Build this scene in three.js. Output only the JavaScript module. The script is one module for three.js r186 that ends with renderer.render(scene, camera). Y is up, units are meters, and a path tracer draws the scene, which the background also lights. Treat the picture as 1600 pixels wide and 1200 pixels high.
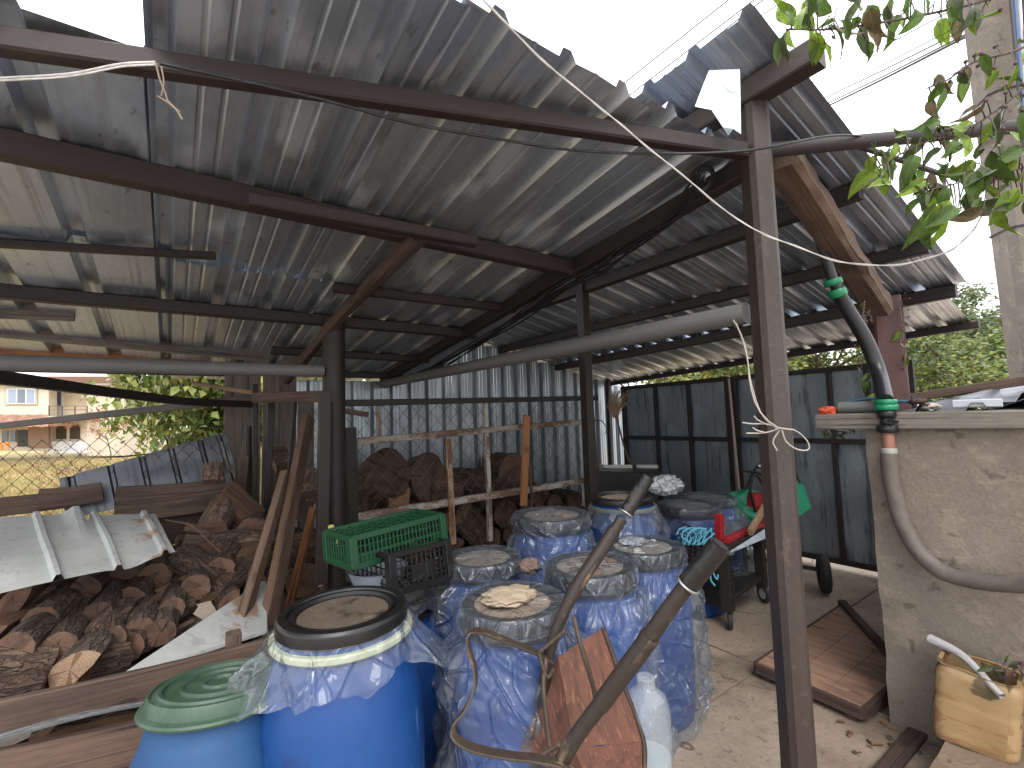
import * as THREE from 'three';
import { mergeGeometries, toCreasedNormals } from 'three/addons/utils/BufferGeometryUtils.js';
import { ImprovedNoise } from 'three/addons/math/ImprovedNoise.js';

// ---------------------------------------------------------------- camera, sky, sun, exposure
const scene = new THREE.Scene();
const FOCAL = 731;                                   // lens length in pixels of a 1600 x 1200 picture
const camera = new THREE.PerspectiveCamera(2 * Math.atan(600 / FOCAL) * 180 / Math.PI, 4 / 3, 0.05, 2000);
camera.rotation.order = 'YXZ';
camera.position.set(0, 1.5, 0);
camera.rotation.set(THREE.MathUtils.degToRad(4.1), THREE.MathUtils.degToRad(-36), THREE.MathUtils.degToRad(-1.9));
camera.updateMatrixWorld(true);
const renderer = new THREE.WebGLRenderer({ antialias: true });
renderer.toneMapping = THREE.LinearToneMapping;
renderer.toneMappingExposure = 2.6;
renderer.shadowMap.enabled = true;

const perlin = new ImprovedNoise();
const N3 = (x, y, z) => perlin.noise(x + 31.7, y + 17.3, z + 5.9);
const fbm3 = (x, y, z, o = 4) => { let s = 0, a = 1, f = 1; for (let i = 0; i < o; i++) { s += a * N3(x * f, y * f, z * f + i * 7.1); a *= 0.5; f *= 2.03; } return s; };

{ // an even overcast sky with soft cloud banks
  const W = 1024, H = 512, data = new Float32Array(W * H * 4);
  for (let j = 0; j < H; j++) for (let i = 0; i < W; i++) {
    const el = ((j + 0.5) / H - 0.5) * Math.PI, az = (i / W) * 2 * Math.PI;
    const x = Math.cos(az) * Math.cos(el), z = Math.sin(az) * Math.cos(el), y = Math.sin(el);
    const k = 1 / (Math.max(y, 0) + 0.22);
    const c = fbm3(x * k * 0.9, 3.1, z * k * 0.9, 5);
    const L = (0.80 + 0.26 * Math.max(y, 0)) * (1 + 0.17 * c);
    const o = (j * W + i) * 4;
    data[o] = L * 0.955; data[o + 1] = L * 0.985; data[o + 2] = L * 1.035; data[o + 3] = 1;
  }
  const sky = new THREE.DataTexture(data, W, H, THREE.RGBAFormat, THREE.FloatType);
  sky.mapping = THREE.EquirectangularReflectionMapping; sky.magFilter = sky.minFilter = THREE.LinearFilter; sky.needsUpdate = true;
  scene.background = sky; scene.environment = sky;
}
const sun = new THREE.DirectionalLight(new THREE.Color(1, 0.96, 0.9), 0.9);
sun.position.set(-6, 16, 11); sun.target.position.set(1.5, 0.5, -2);
sun.castShadow = true; sun.shadow.radius = 60; sun.shadow.mapSize.set(2048, 2048);
Object.assign(sun.shadow.camera, { left: -14, right: 14, top: 14, bottom: -14, near: 1, far: 60 });
scene.add(sun, sun.target);

// ---------------------------------------------------------------- helpers
const V = (x, y, z) => new THREE.Vector3(x, y, z);
const W = (b, h, a) => V(b, h, -a);                  // b runs along the back wall, a runs into the yard, h is up
let seed = 1;
function rnd() { seed |= 0; seed = seed + 0x6D2B79F5 | 0; let t = Math.imul(seed ^ seed >>> 15, 1 | seed); t = t + Math.imul(t ^ t >>> 7, 61 | t) ^ t; return ((t ^ t >>> 14) >>> 0) / 4294967296; }
const rr = (a, b) => a + (b - a) * rnd();
const clamp = (x, a = 0, b = 1) => Math.min(b, Math.max(a, x));
const sst = (a, b, x) => { const t = clamp((x - a) / (b - a)); return t * t * (3 - 2 * t); };
const mix = (a, b, t) => a + (b - a) * t;
const EYE = camera.position.clone();
const rayOf = (x, y) => V((x - 800) / FOCAL, -(y - 600) / FOCAL, -1).applyQuaternion(camera.quaternion);
const atD = (x, y, d) => EYE.clone().addScaledVector(rayOf(x, y), d);                 // a point of the place at a viewing depth
const atH = (x, y, h) => { const r = rayOf(x, y); return EYE.clone().addScaledVector(r, (h - EYE.y) / r.y); };
const atA = (x, y, a) => { const r = rayOf(x, y); return EYE.clone().addScaledVector(r, -a / r.z); };
const atB = (x, y, b) => { const r = rayOf(x, y); return EYE.clone().addScaledVector(r, b / r.x); };
const onPlane = (x, y, f) => { // f(b, a) -> h, an inclined plane
  const r = rayOf(x, y), h0 = f(0, 0), sb = f(1, 0) - h0, sa = f(0, 1) - h0;
  const t = (h0 - EYE.y) / (r.y - sb * r.x + sa * r.z);
  return EYE.clone().addScaledVector(r, t);
};
const depthOf = (p) => -p.clone().applyMatrix4(camera.matrixWorldInverse).z;

const taken = new Map();
function numbered(name) { const n = taken.get(name) || 0; taken.set(name, n + 1); return n ? `${name}_${String(n).padStart(3, '0')}` : name; }
function tag(o, label, category, group, kind) {
  o.userData.label = label; if (category) o.userData.category = category; if (group) o.userData.group = group; if (kind) o.userData.kind = kind; return o;
}
function thing(name, label, category, at = V(0, 0, 0), turn = 0, group) {
  const o = new THREE.Group(); o.name = numbered(name); o.position.copy(at); o.rotation.y = turn; scene.add(o);
  return tag(o, label, category, group);
}
// geometry in world coordinates becomes a part of a thing (moved into the thing's own axes)
function part(name, geo, material, parent, label) {
  const m = new THREE.Mesh(geo, material); m.castShadow = m.receiveShadow = true;
  if (parent) {
    parent.updateMatrixWorld(true);
    m.name = name; m.matrix.copy(parent.matrixWorld).invert(); m.matrix.decompose(m.position, m.quaternion, m.scale);
    parent.add(m);
  } else { m.name = numbered(name); scene.add(m); }
  if (label) m.userData.label = label;
  return m;
}
// geometry already in the parent's own axes
function own(name, geo, material, parent, label) {
  const m = new THREE.Mesh(geo, material); m.castShadow = m.receiveShadow = true; m.name = name; parent.add(m); if (label) m.userData.label = label; return m;
}
const single = (name, geo, material, label, category, group) => {
  geo.computeBoundingBox(); const c = geo.boundingBox.getCenter(V(0, 0, 0)); c.y = geo.boundingBox.min.y;
  geo.translate(-c.x, -c.y, -c.z); const m = part(name, geo, material, null); m.position.copy(c); return tag(m, label, category, group);
};

function rect(w, h, c = 0.004) { // outline of a chamfered rectangle
  const x = w / 2, y = h / 2; c = Math.min(c, x * 0.4, y * 0.4);
  return [[-x + c, -y], [x - c, -y], [x, -y + c], [x, y - c], [x - c, y], [-x + c, y], [-x, y - c], [-x, -y + c]];
}
const ring = (r, n = 8, sq = 1) => Array.from({ length: n }, (_, i) => [r * Math.cos(i / n * 6.28319), r * sq * Math.sin(i / n * 6.28319)]);
function smoothPath(pts, n, closed = false) { return new THREE.CatmullRomCurve3(pts, closed, 'centripetal').getPoints(n); }
function sweep(profile, pts, { up = null, scale = null, jitter = 0, crease = 0.6, cap = true, roll = 0 } = {}) {
  const n = profile.length, m = pts.length, pos = [], uv = [], idx = [], per = [0];
  for (let i = 0; i < n; i++) { const a = profile[i], b = profile[(i + 1) % n]; per.push(per[i] + Math.hypot(b[0] - a[0], b[1] - a[1])); }
  const T = pts.map((p, i) => pts[Math.min(m - 1, i + 1)].clone().sub(pts[Math.max(0, i - 1)]).normalize());
  let u = up ? up.clone() : (Math.abs(T[0].y) < 0.9 ? V(0, 1, 0) : V(1, 0, 0));
  let len = 0; const off = rnd() * 3;
  const rings = [];
  for (let j = 0; j < m; j++) {
    if (j) len += pts[j].distanceTo(pts[j - 1]);
    if (up) u = up.clone();
    const side = T[j].clone().cross(u).normalize(); const v = side.clone().cross(T[j]).normalize();
    if (!up) u = v.clone();
    if (roll) { const c = Math.cos(roll), s = Math.sin(roll), s0 = side.clone(); side.multiplyScalar(c).addScaledVector(v, s); v.multiplyScalar(c).addScaledVector(s0, -s); }
    const k = scale ? scale(j / (m - 1)) : 1, ringPts = [];
    for (let i = 0; i <= n; i++) {
      const q = profile[i % n]; let f = k;
      if (jitter) f *= 1 + jitter * N3(pts[j].x * 9 + q[0] * 40, pts[j].y * 9 + q[1] * 40, pts[j].z * 9 + off * 7);
      const p = pts[j].clone().addScaledVector(side, q[0] * f).addScaledVector(v, q[1] * f);
      ringPts.push(p); pos.push(p.x, p.y, p.z); uv.push(per[i] + off, len + off);
    }
    rings.push(ringPts);
  }
  for (let j = 0; j < m - 1; j++) for (let i = 0; i < n; i++) { const a = j * (n + 1) + i, b = a + 1, c = a + n + 1, d = c + 1; idx.push(a, b, d, a, d, c); }
  if (cap) for (const [j, flip] of [[0, 1], [m - 1, 0]]) {
    const base = pos.length / 3, ctr = rings[j].slice(0, n).reduce((s, p) => s.add(p), V(0, 0, 0)).divideScalar(n);
    pos.push(ctr.x, ctr.y, ctr.z); uv.push(off, off);
    for (let i = 0; i < n; i++) { const p = rings[j][i]; pos.push(p.x, p.y, p.z); uv.push(off + profile[i][0], off + profile[i][1]); }
    for (let i = 0; i < n; i++) { const a = base + 1 + i, b = base + 1 + (i + 1) % n; flip ? idx.push(base, b, a) : idx.push(base, a, b); }
  }
  const g = new THREE.BufferGeometry();
  g.setAttribute('position', new THREE.Float32BufferAttribute(pos, 3)); g.setAttribute('uv', new THREE.Float32BufferAttribute(uv, 2)); g.setIndex(idx);
  return toCreasedNormals(g, crease);
}
const bar = (p, q, w, h, o = {}) => sweep(rect(w, h, o.c ?? 0.004), o.sag || o.n ? Array.from({ length: (o.n || 6) + 1 }, (_, i) => { const t = i / (o.n || 6); const r = p.clone().lerp(q, t); r.y -= (o.sag || 0) * 4 * t * (1 - t); return r; }) : [p, q], { up: o.up || (Math.abs(q.y - p.y) > 0.7 * p.distanceTo(q) ? V(0, 0, -1) : V(0, 1, 0)), ...o });
const tube = (pts, r, n = 8, o = {}) => sweep(ring(r, n), pts, { crease: 1.2, ...o });
const lathe = (pts, n = 48) => { const g = new THREE.LatheGeometry(pts.map(p => new THREE.Vector2(p[0], p[1])), n); const uv = g.attributes.uv, po = g.attributes.position; for (let i = 0; i < uv.count; i++) { const th = uv.getX(i), r = Math.hypot(po.getX(i), po.getZ(i)); uv.setXY(i, th * 1.5, po.getY(i) + r); } return toCreasedNormals(g, 0.5); };
// triangles from quads of world points, uv by the dominant plane
function boxUV(g, k = 1) {
  g = g.index ? g.toNonIndexed() : g; const p = g.attributes.position, uv = new Float32Array(p.count * 2);
  for (let i = 0; i < p.count; i += 3) {
    const a = V(0, 0, 0).fromBufferAttribute(p, i), b = V(0, 0, 0).fromBufferAttribute(p, i + 1), c = V(0, 0, 0).fromBufferAttribute(p, i + 2);
    const nn = b.clone().sub(a).cross(c.clone().sub(a)); const ax = Math.abs(nn.x), ay = Math.abs(nn.y), az = Math.abs(nn.z);
    [a, b, c].forEach((q, k2) => { const w = ay > ax && ay > az ? [q.x, q.z] : ax > az ? [q.z, q.y] : [q.x, q.y]; uv[(i + k2) * 2] = w[0] * k; uv[(i + k2) * 2 + 1] = w[1] * k; });
  }
  g.setAttribute('uv', new THREE.BufferAttribute(uv, 2)); return g;
}
function slab(top, thick) { // a solid from a polygon of points (top face) and a thickness vector
  const n = top.length, pos = [], idx = [];
  for (const p of top) pos.push(p.x, p.y, p.z); for (const p of top) { const q = p.clone().add(thick); pos.push(q.x, q.y, q.z); }
  for (let i = 1; i < n - 1; i++) { idx.push(0, i, i + 1); idx.push(n, n + i + 1, n + i); }
  for (let i = 0; i < n; i++) { const j = (i + 1) % n; idx.push(i, n + i, n + j, i, n + j, j); }
  const g = new THREE.BufferGeometry(); g.setAttribute('position', new THREE.Float32BufferAttribute(pos, 3)); g.setIndex(idx);
  const f = boxUV(g); f.computeVertexNormals(); return f;
}
// profiled metal sheet: outline across (list of [x, rise]), map(u, w, v) -> point; v runs 0..1 along the length
function sheet(outline, nv, map, length) {
  const n = outline.length, pos = [], uv = [], idx = [], ou = rnd() * 5, ov = rnd() * 5; let run = 0; const us = outline.map((p, i) => { if (i) run += Math.hypot(p[0] - outline[i - 1][0], p[1] - outline[i - 1][1]); return run; });
  for (let j = 0; j <= nv; j++) for (let i = 0; i < n; i++) { const p = map(outline[i][0], outline[i][1], j / nv); pos.push(p.x, p.y, p.z); uv.push(us[i] + ou, j / nv * length + ov); }
  for (let j = 0; j < nv; j++) for (let i = 0; i < n - 1; i++) { const a = j * n + i, b = a + 1, c = a + n, d = c + 1; idx.push(a, b, d, a, d, c); }
  const g = new THREE.BufferGeometry(); g.setAttribute('position', new THREE.Float32BufferAttribute(pos, 3)); g.setAttribute('uv', new THREE.Float32BufferAttribute(uv, 2)); g.setIndex(idx);
  return toCreasedNormals(g, 0.2);
}
function ribs(from, to, { period = 0.235, foot = 0.066, top = 0.03, rise = 0.034, phase = 0, minor = 0.0035, lines = 2 } = {}) {
  const out = []; let x = from; out.push([from, 0]);
  const k0 = Math.ceil((from - phase) / period) - 1;
  for (let k = k0; phase + k * period < to + period; k++) {
    const c = phase + k * period;
    const pts = [[c - foot / 2, 0], [c - top / 2, rise], [c + top / 2, rise], [c + foot / 2, 0]];
    if (lines) { const gap = period - foot; for (let i = 1; i <= lines; i++) { const m = c + foot / 2 + gap * i / (lines + 1); pts.push([m - 0.009, 0], [m - 0.003, minor], [m + 0.003, minor], [m + 0.009, 0]); } }
    for (const p of pts) if (p[0] > from + 1e-4 && p[0] < to - 1e-4) out.push(p);
  }
  const last = out[out.length - 1]; out.push([to, last[1] > 0.01 ? last[1] : 0]); return out;
}

// ---------------------------------------------------------------- textures
function lattice(x, y, p, s) { let h = Math.imul(((x % p) + p) % p + s * 131, 374761393) ^ Math.imul(((y % p) + p) % p + s * 57, 668265263); h = Math.imul(h ^ h >>> 13, 1274126177); return ((h ^ h >>> 16) >>> 0) / 4294967296; }
function pn(x, y, p, s = 0) { // value noise that repeats every p cells
  const i = Math.floor(x), j = Math.floor(y); let u = x - i, v = y - j; u = u * u * (3 - 2 * u); v = v * v * (3 - 2 * v);
  const a = lattice(i, j, p, s), b = lattice(i + 1, j, p, s), c = lattice(i, j + 1, p, s), d = lattice(i + 1, j + 1, p, s);
  return a + (b - a) * u + (c - a) * v + (a - b - c + d) * u * v;
}
function pf(u, v, p, o = 4, s = 0) { let t = 0, a = 0.5, w = 0; for (let i = 0; i < o; i++) { t += a * pn(u * p, v * p, p, s + i); w += a; a *= 0.5; p *= 2; } return t / w; }
function pa(u, v, px, py, o = 3, s = 0) { let t = 0, a = 0.5, w = 0; for (let i = 0; i < o; i++) { const P = Math.max(px, py); t += a * pn2(u * px, v * py, px, py, s + i); w += a; a *= 0.5; px *= 2; py *= 2; } return t / w; }
function pn2(x, y, px, py, s) {
  const i = Math.floor(x), j = Math.floor(y); let u = x - i, v = y - j; u = u * u * (3 - 2 * u); v = v * v * (3 - 2 * v);
  const L = (a, b) => lattice(((a % px) + px) % px, ((b % py) + py) % py, 65536, s);
  const a = L(i, j), b = L(i + 1, j), c = L(i, j + 1), d = L(i + 1, j + 1); return a + (b - a) * u + (c - a) * v + (a - b - c + d) * u * v;
}
const lerp3 = (a, b, t) => [a[0] + (b[0] - a[0]) * t, a[1] + (b[1] - a[1]) * t, a[2] + (b[2] - a[2]) * t];
// fn(u, v) -> { c: sRGB 0..255, r: roughness, h: height 0..1, m: metalness }; size = [metres across, metres up]
function surface(size, res, fn, opts = {}) {
  const [w, h] = Array.isArray(res) ? res : [res, res], col = new Uint8Array(w * h * 4), orm = new Uint8Array(w * h * 4);
  for (let j = 0; j < h; j++) for (let i = 0; i < w; i++) {
    const o = (j * w + i) * 4, f = fn((i + 0.5) / w, (j + 0.5) / h);
    for (let k = 0; k < 3; k++) col[o + k] = clamp(f.c[k], 0, 255); col[o + 3] = 255;
    orm[o] = clamp(f.h ?? 0.5) * 255; orm[o + 1] = clamp(f.r ?? 0.8) * 255; orm[o + 2] = clamp(f.m ?? 0) * 255; orm[o + 3] = 255;
  }
  const make = (d, srgb) => { const t = new THREE.DataTexture(d, w, h); t.wrapS = t.wrapT = THREE.RepeatWrapping; t.magFilter = THREE.LinearFilter; t.minFilter = THREE.LinearMipmapLinearFilter; t.generateMipmaps = true; if (srgb) t.colorSpace = THREE.SRGBColorSpace; t.repeat.set(1 / size[0], 1 / size[1]); t.needsUpdate = true; return t; };
  const map = make(col, true), o = make(orm, false);
  const { bump = 0.001, metal = false, ...rest } = opts;
  return new THREE.MeshPhysicalMaterial({ map, roughnessMap: o, roughness: 1, metalness: metal ? 1 : 0, ...(metal ? { metalnessMap: o } : {}), ...(bump ? { bumpMap: o, bumpScale: bump } : {}), side: THREE.DoubleSide, ...rest });
}
const tinted = (m, k, extra = {}) => { const c = m.clone(); c.color = new THREE.Color().setRGB(...k); Object.assign(c, extra); return c; };
const plain = (rgb, roughness = 0.6, extra = {}) => new THREE.MeshPhysicalMaterial({ color: new THREE.Color().setRGB(...rgb), roughness, side: THREE.DoubleSide, ...extra });

const M = {};
M.galvanized = surface([1.1, 2.3], [512, 1024], (u, v) => { // dull zinc: fine spangle, streaks along the sheet, oxide bloom
  const sp = pf(u, v, 90, 3, 3), big = pf(u, v, 3, 6, 9), st = pa(u, v, 70, 3, 5, 12), d = sst(0.55, 0.8, st) * 0.5, w = sst(0.55, 0.75, pf(u, v, 7, 6, 61)) * 0.4, scr = sst(0.78, 0.82, pa(u + 0.3 * v, v, 40, 30, 4, 66));
  let c = lerp3([186, 193, 204], [212, 218, 226], sp * 0.7 + big * 0.4 - 0.05); c = lerp3(c, [96, 94, 94], d * 0.6); c = lerp3(c, [206, 209, 213], w * 0.6); c = lerp3(c, [110, 108, 106], scr * 0.4);
  return { c, r: 0.27 + 0.16 * big + 0.2 * d + 0.25 * w, h: sp * 0.3 + big * 0.5, m: 0.9 - 0.4 * d - 0.5 * w };
}, { metal: true, bump: 0.0006 });
M.whiteSheet = surface([0.9, 0.9], 512, (u, v) => { // weathered pale sheet with rust spots
  const n = pf(u, v, 6, 5, 21), f = pf(u, v, 60, 3, 22), ru = sst(0.66, 0.74, pf(u, v, 3, 4, 23) * 0.8 + f * 0.15), sc = sst(0.70, 0.74, pf(u, v, 24, 4, 26));
  let c = lerp3([176, 179, 178], [216, 217, 214], n * 0.9 + f * 0.3 - 0.1); c = lerp3(c, [160, 122, 96], ru * 0.75); c = lerp3(c, [150, 148, 142], sc * 0.35);
  return { c, r: 0.6 + 0.2 * n, h: n * 0.3 + f * 0.4, m: 0.15 };
}, { metal: true, bump: 0.0012 });
M.gateSheet = surface([0.8, 1.1], 512, (u, v) => { // dull zinc plate, dark runs and pale bloom
  const n = pf(u, v, 4, 5, 41), run = pa(u, v, 24, 2, 4, 43), sp = pf(u, v, 50, 3, 44), d = sst(0.56, 0.72, run * 0.75 + n * 0.25), b = sst(0.57, 0.7, pa(u, v, 7, 3, 4, 45));
  let c = lerp3([110, 117, 123], [148, 155, 161], n + sp * 0.25); c = lerp3(c, [62, 66, 69], d * 0.55); c = lerp3(c, [158, 168, 170], b * 0.5);
  return { c, r: 0.38 + 0.25 * n, h: n * 0.5 + sp * 0.3, m: 0.6 };
}, { metal: true, bump: 0.0015 });
const painted = (base, light, rust, amount) => surface([0.5, 1.1], [256, 512], (u, v) => {
  const n = pa(u, v, 5, 3, 6, 51), f = pf(u, v, 64, 4, 52), stv = pa(u, v, 40, 3, 5, 57), k = sst(0.66 - amount, 0.9 - amount, pf(u, v, 9, 6, 55) * 0.75 + f * 0.3), sc = sst(0.74, 0.8, pa(u, v, 18, 50, 4, 58));
  return { c: lerp3(lerp3(lerp3(base, light, n * 0.5 + f * 0.35 + stv * 0.3 - 0.2), rust, k * 0.7), [light[0] * 1.2, light[1] * 1.2, light[2] * 1.2], sc * 0.3), r: 0.45 + 0.25 * n + 0.2 * k, h: 0.3 * f + 0.3 * stv + 0.3 * k };
}, { bump: 0.001 });
M.brownPaint = painted([36, 28, 27], [58, 45, 42], [80, 58, 48], 0.0);
M.darkPaint = painted([30, 23, 22], [50, 39, 37], [84, 58, 44], 0.02);
M.postPaint = painted([50, 40, 37], [80, 66, 60], [98, 80, 70], 0.02);
M.rustPost = painted([70, 42, 37], [92, 57, 50], [78, 46, 40], 0.05);
M.rustWhite = painted([176, 168, 158], [206, 200, 190], [98, 62, 42], 0.27);
M.blackSteel = painted([30, 27, 25], [52, 46, 42], [94, 68, 46], 0.04);
M.muddySteel = painted([38, 31, 26], [60, 49, 40], [140, 116, 88], 0.09);
M.greyPipe = painted([92, 92, 91], [120, 119, 117], [100, 92, 82], 0.0);
M.rust = surface([0.5, 0.5], 512, (u, v) => {
  const n = pf(u, v, 4, 6, 71), f = pf(u, v, 80, 4, 72), sc = sst(0.60, 0.74, pf(u + 0.1 * n, v, 14, 6, 74)), dk = sst(0.45, 0.8, pf(u, v, 6, 6, 73));
  let c = lerp3([78, 49, 39], [118, 76, 58], n * 0.6 + f * 0.6 - 0.15); c = lerp3(c, [66, 42, 34], dk * 0.55); c = lerp3(c, [170, 118, 80], sc * 0.35);
  return { c, r: 0.72 + 0.2 * f, h: f * 0.7 + n * 0.3 };
}, { bump: 0.0015 });
const wood = (a, b, d, s, rough = 0.8) => surface([0.3, 1.6], [256, 512], (u, v) => {
  const wv = u + 0.06 * (pa(u, v, 3, 2, 3, s) - 0.5), g = pa(wv, v, 30, 2, 5, s + 3), fine = pa(u, v, 120, 10, 3, s + 6), blot = pf(u, v, 5, 6, s + 9), cr = sst(0.68, 0.74, pa(wv, v, 44, 2, 4, s + 17)), kn = sst(0.80, 0.86, pa(u, v, 5, 8, 2, s + 11));
  let c = lerp3(a, b, g * 0.9 + fine * 0.5 - 0.2); c = lerp3(c, d, clamp(sst(0.45, 0.8, blot) * 0.5 + kn * 0.5 + cr * 0.65)); c = lerp3(c, [c[0] * 0.86, c[1] * 0.86, c[2] * 0.86], pf(u, v, 50, 3, s + 21));
  return { c, r: rough, h: g * 0.4 + fine * 0.4 - cr * 0.5 + 0.2 };
}, { bump: 0.0025 });
M.oldWood = wood([104, 82, 66], [138, 112, 92], [66, 50, 42], 81);
M.brownWood = wood([88, 70, 60], [122, 99, 85], [56, 43, 38], 101);
M.paleWood = wood([150, 120, 92], [186, 154, 120], [104, 82, 66], 121);
M.orangeWood = wood([166, 110, 70], [196, 138, 92], [120, 76, 50], 141);
M.greyWood = wood([112, 104, 96], [146, 136, 126], [70, 62, 56], 161);
M.darkWood = wood([64, 48, 42], [92, 70, 62], [40, 30, 28], 181);
M.splitWood = wood([94, 70, 55], [130, 100, 79], [68, 50, 41], 201, 0.85);
M.paleSplit = wood([148, 112, 80], [184, 144, 106], [104, 76, 56], 221, 0.85);
M.bark = surface([0.34, 0.42], [384, 384], (u, v) => { // long furrowed plates broken across
  const w = u + 0.09 * (pf(u, v, 4, 4, 240) - 0.5), g = 1 - Math.abs(2 * pa(w, v, 13, 3, 3, 241) - 1), g2 = 1 - Math.abs(2 * pa(w + 0.37, v, 21, 8, 3, 251) - 1), f = pf(u, v, 40, 5, 244), br = sst(0.86, 0.97, 1 - Math.abs(2 * pa(u, v + 0.12 * pf(u, v, 6, 3, 9), 7, 16, 3, 248) - 1)), li = sst(0.55, 0.75, pf(u, v, 9, 6, 247));
  const cr = Math.max(sst(0.80, 0.97, g), sst(0.84, 0.98, g2) * 0.8, br * 0.25), h = clamp(1 - cr * 0.85 + (f - 0.5) * 0.5);
  let c = lerp3([50, 40, 35], [104, 86, 74], clamp(h * 0.6 + f * 0.6 - 0.15)); c = lerp3(c, [134, 120, 106], li * 0.4 * h); return { c, r: 0.93, h };
}, { bump: 0.010 });
M.paleBark = tinted(M.bark, [1.7, 1.65, 1.55]);
M.mossBark = tinted(M.bark, [1.7, 1.25, 0.55]);
const endGrain = (a, b, d, s) => surface([1, 1], 256, (u, v) => {
  const x = u - 0.5, y = v - 0.5, an = Math.atan2(y, x), r = Math.hypot(x, y) * (1 + 0.09 * Math.sin(an * 3 + s) + 0.05 * Math.sin(an * 7 + 2));
  const rg = 0.5 + 0.5 * Math.sin(r * 120 + 3 * pf(u, v, 4, 2, s)), cr = sst(0.80, 0.84, pn(an * 5 + 20, r * 1.2, 64, s + 3)), n = pf(u, v, 12, 4, s + 5), saw = pa(u * 0.8 + v * 0.6, v, 60, 3, 2, s + 8);
  let c = lerp3(a, b, rg * 0.4 + n * 0.6); c = lerp3(c, d, clamp(cr * 0.8 + sst(0.5, 0.8, pf(u, v, 5, 3, s + 9)) * 0.5)); return { c, r: 0.88, h: saw * 0.4 + rg * 0.2 - cr * 0.5 + 0.3 };
}, { bump: 0.003 });
M.endBrown = endGrain([96, 72, 59], [128, 98, 80], [62, 48, 41], 261);
M.endPale = endGrain([142, 116, 92], [170, 142, 114], [110, 84, 64], 281);
M.endDark = endGrain([78, 58, 48], [104, 80, 66], [50, 38, 34], 291);
M.concrete = surface([3.1, 3.1], 1024, (u, v) => {
  const big = pf(u, v, 3, 6, 301), mid = pf(u, v, 18, 6, 302), f = pf(u, v, 240, 3, 303), st = sst(0.48, 0.72, pf(u, v, 5, 7, 305)), pale = sst(0.52, 0.7, pf(u, v, 4, 7, 309)), spk = sst(0.73, 0.8, pf(u, v, 110, 3, 315)), ck = sst(0.985, 0.997, 1 - Math.abs(2 * pf(u + 0.02 * mid, v, 4, 5, 331) - 1)), gr = sst(0.6, 0.7, pf(u, v, 60, 3, 319)) * st;
  let c = lerp3([150, 132, 115], [184, 166, 147], big * 0.6 + mid * 0.5 - 0.05); c = lerp3(c, [96, 80, 68], st * 0.45); c = lerp3(c, [196, 181, 162], pale * 0.4); c = lerp3(c, [74, 60, 50], spk * 0.3 + ck * 0.6 + gr * 0.25); c = lerp3(c, [c[0] * 0.84, c[1] * 0.84, c[2] * 0.84], f);
  return { c, r: 0.85 - 0.1 * st, h: mid * 0.4 + f * 0.3 + big * 0.2 - ck * 0.3 };
}, { bump: 0.003 });
M.plaster = surface([1.5, 1.5], 768, (u, v) => {
  const big = pf(u, v, 3, 6, 321), mid = pf(u, v, 16, 6, 322), f = pf(u, v, 160, 3, 323), tr = sst(0.56, 0.74, pa(u + 0.15 * big, v, 14, 22, 6, 325)), sp = sst(0.72, 0.8, pf(u, v, 26, 5, 327)), ck = sst(0.975, 0.995, 1 - Math.abs(2 * pf(u, v, 5, 5, 331) - 1)) * sst(0.5, 0.6, pf(u, v, 3, 2, 337));
  let c = lerp3([116, 105, 95], [150, 138, 125], big * 0.7 + mid * 0.5 - 0.1); c = lerp3(c, [166, 152, 135], tr * 0.4); c = lerp3(c, [78, 66, 57], sp * 0.45 + ck * 0.6); c = lerp3(c, [c[0] * 0.86, c[1] * 0.86, c[2] * 0.86], f);
  return { c, r: 0.9, h: mid * 0.5 + f * 0.3 + tr * 0.25 - ck * 0.3 };
}, { bump: 0.005 });
M.poleConcrete = tinted(M.plaster, [0.95, 0.96, 0.98]);
M.ground = surface([7, 7], 1024, (u, v) => { // trodden grey brown yard
  const big = pf(u, v, 4, 6, 341), mid = pf(u, v, 30, 5, 342), f = pf(u, v, 220, 3, 343);
  let c = lerp3([146, 141, 134], [178, 172, 164], big * 0.6 + mid * 0.5 - 0.05); c = lerp3(c, [78, 70, 60], sst(0.6, 0.8, f) * 0.5);
  return { c, r: 0.95, h: mid * 0.5 + f * 0.5 };
}, { bump: 0.02 });
M.field = surface([9, 9], 512, (u, v) => {
  const big = pf(u, v, 4, 6, 341), mid = pf(u, v, 30, 5, 342), f = pf(u, v, 200, 2, 343), gr = sst(0.5, 0.7, pf(u, v, 7, 6, 345));
  let c = lerp3([150, 128, 84], [196, 172, 116], big * 0.6 + mid * 0.5); c = lerp3(c, [128, 132, 70], gr * 0.6); c = lerp3(c, [110, 88, 58], sst(0.6, 0.8, f) * 0.5);
  return { c, r: 0.95, h: mid * 0.5 + f * 0.5 };
}, { bump: 0.02 });
M.stucco = surface([3, 3], 256, (u, v) => { const n = pf(u, v, 6, 5, 361), f = pf(u, v, 70, 2, 362); return { c: lerp3([196, 184, 166], [222, 212, 194], n * 0.8 + f * 0.3), r: 0.92, h: f }; }, { bump: 0.004 });
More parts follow.
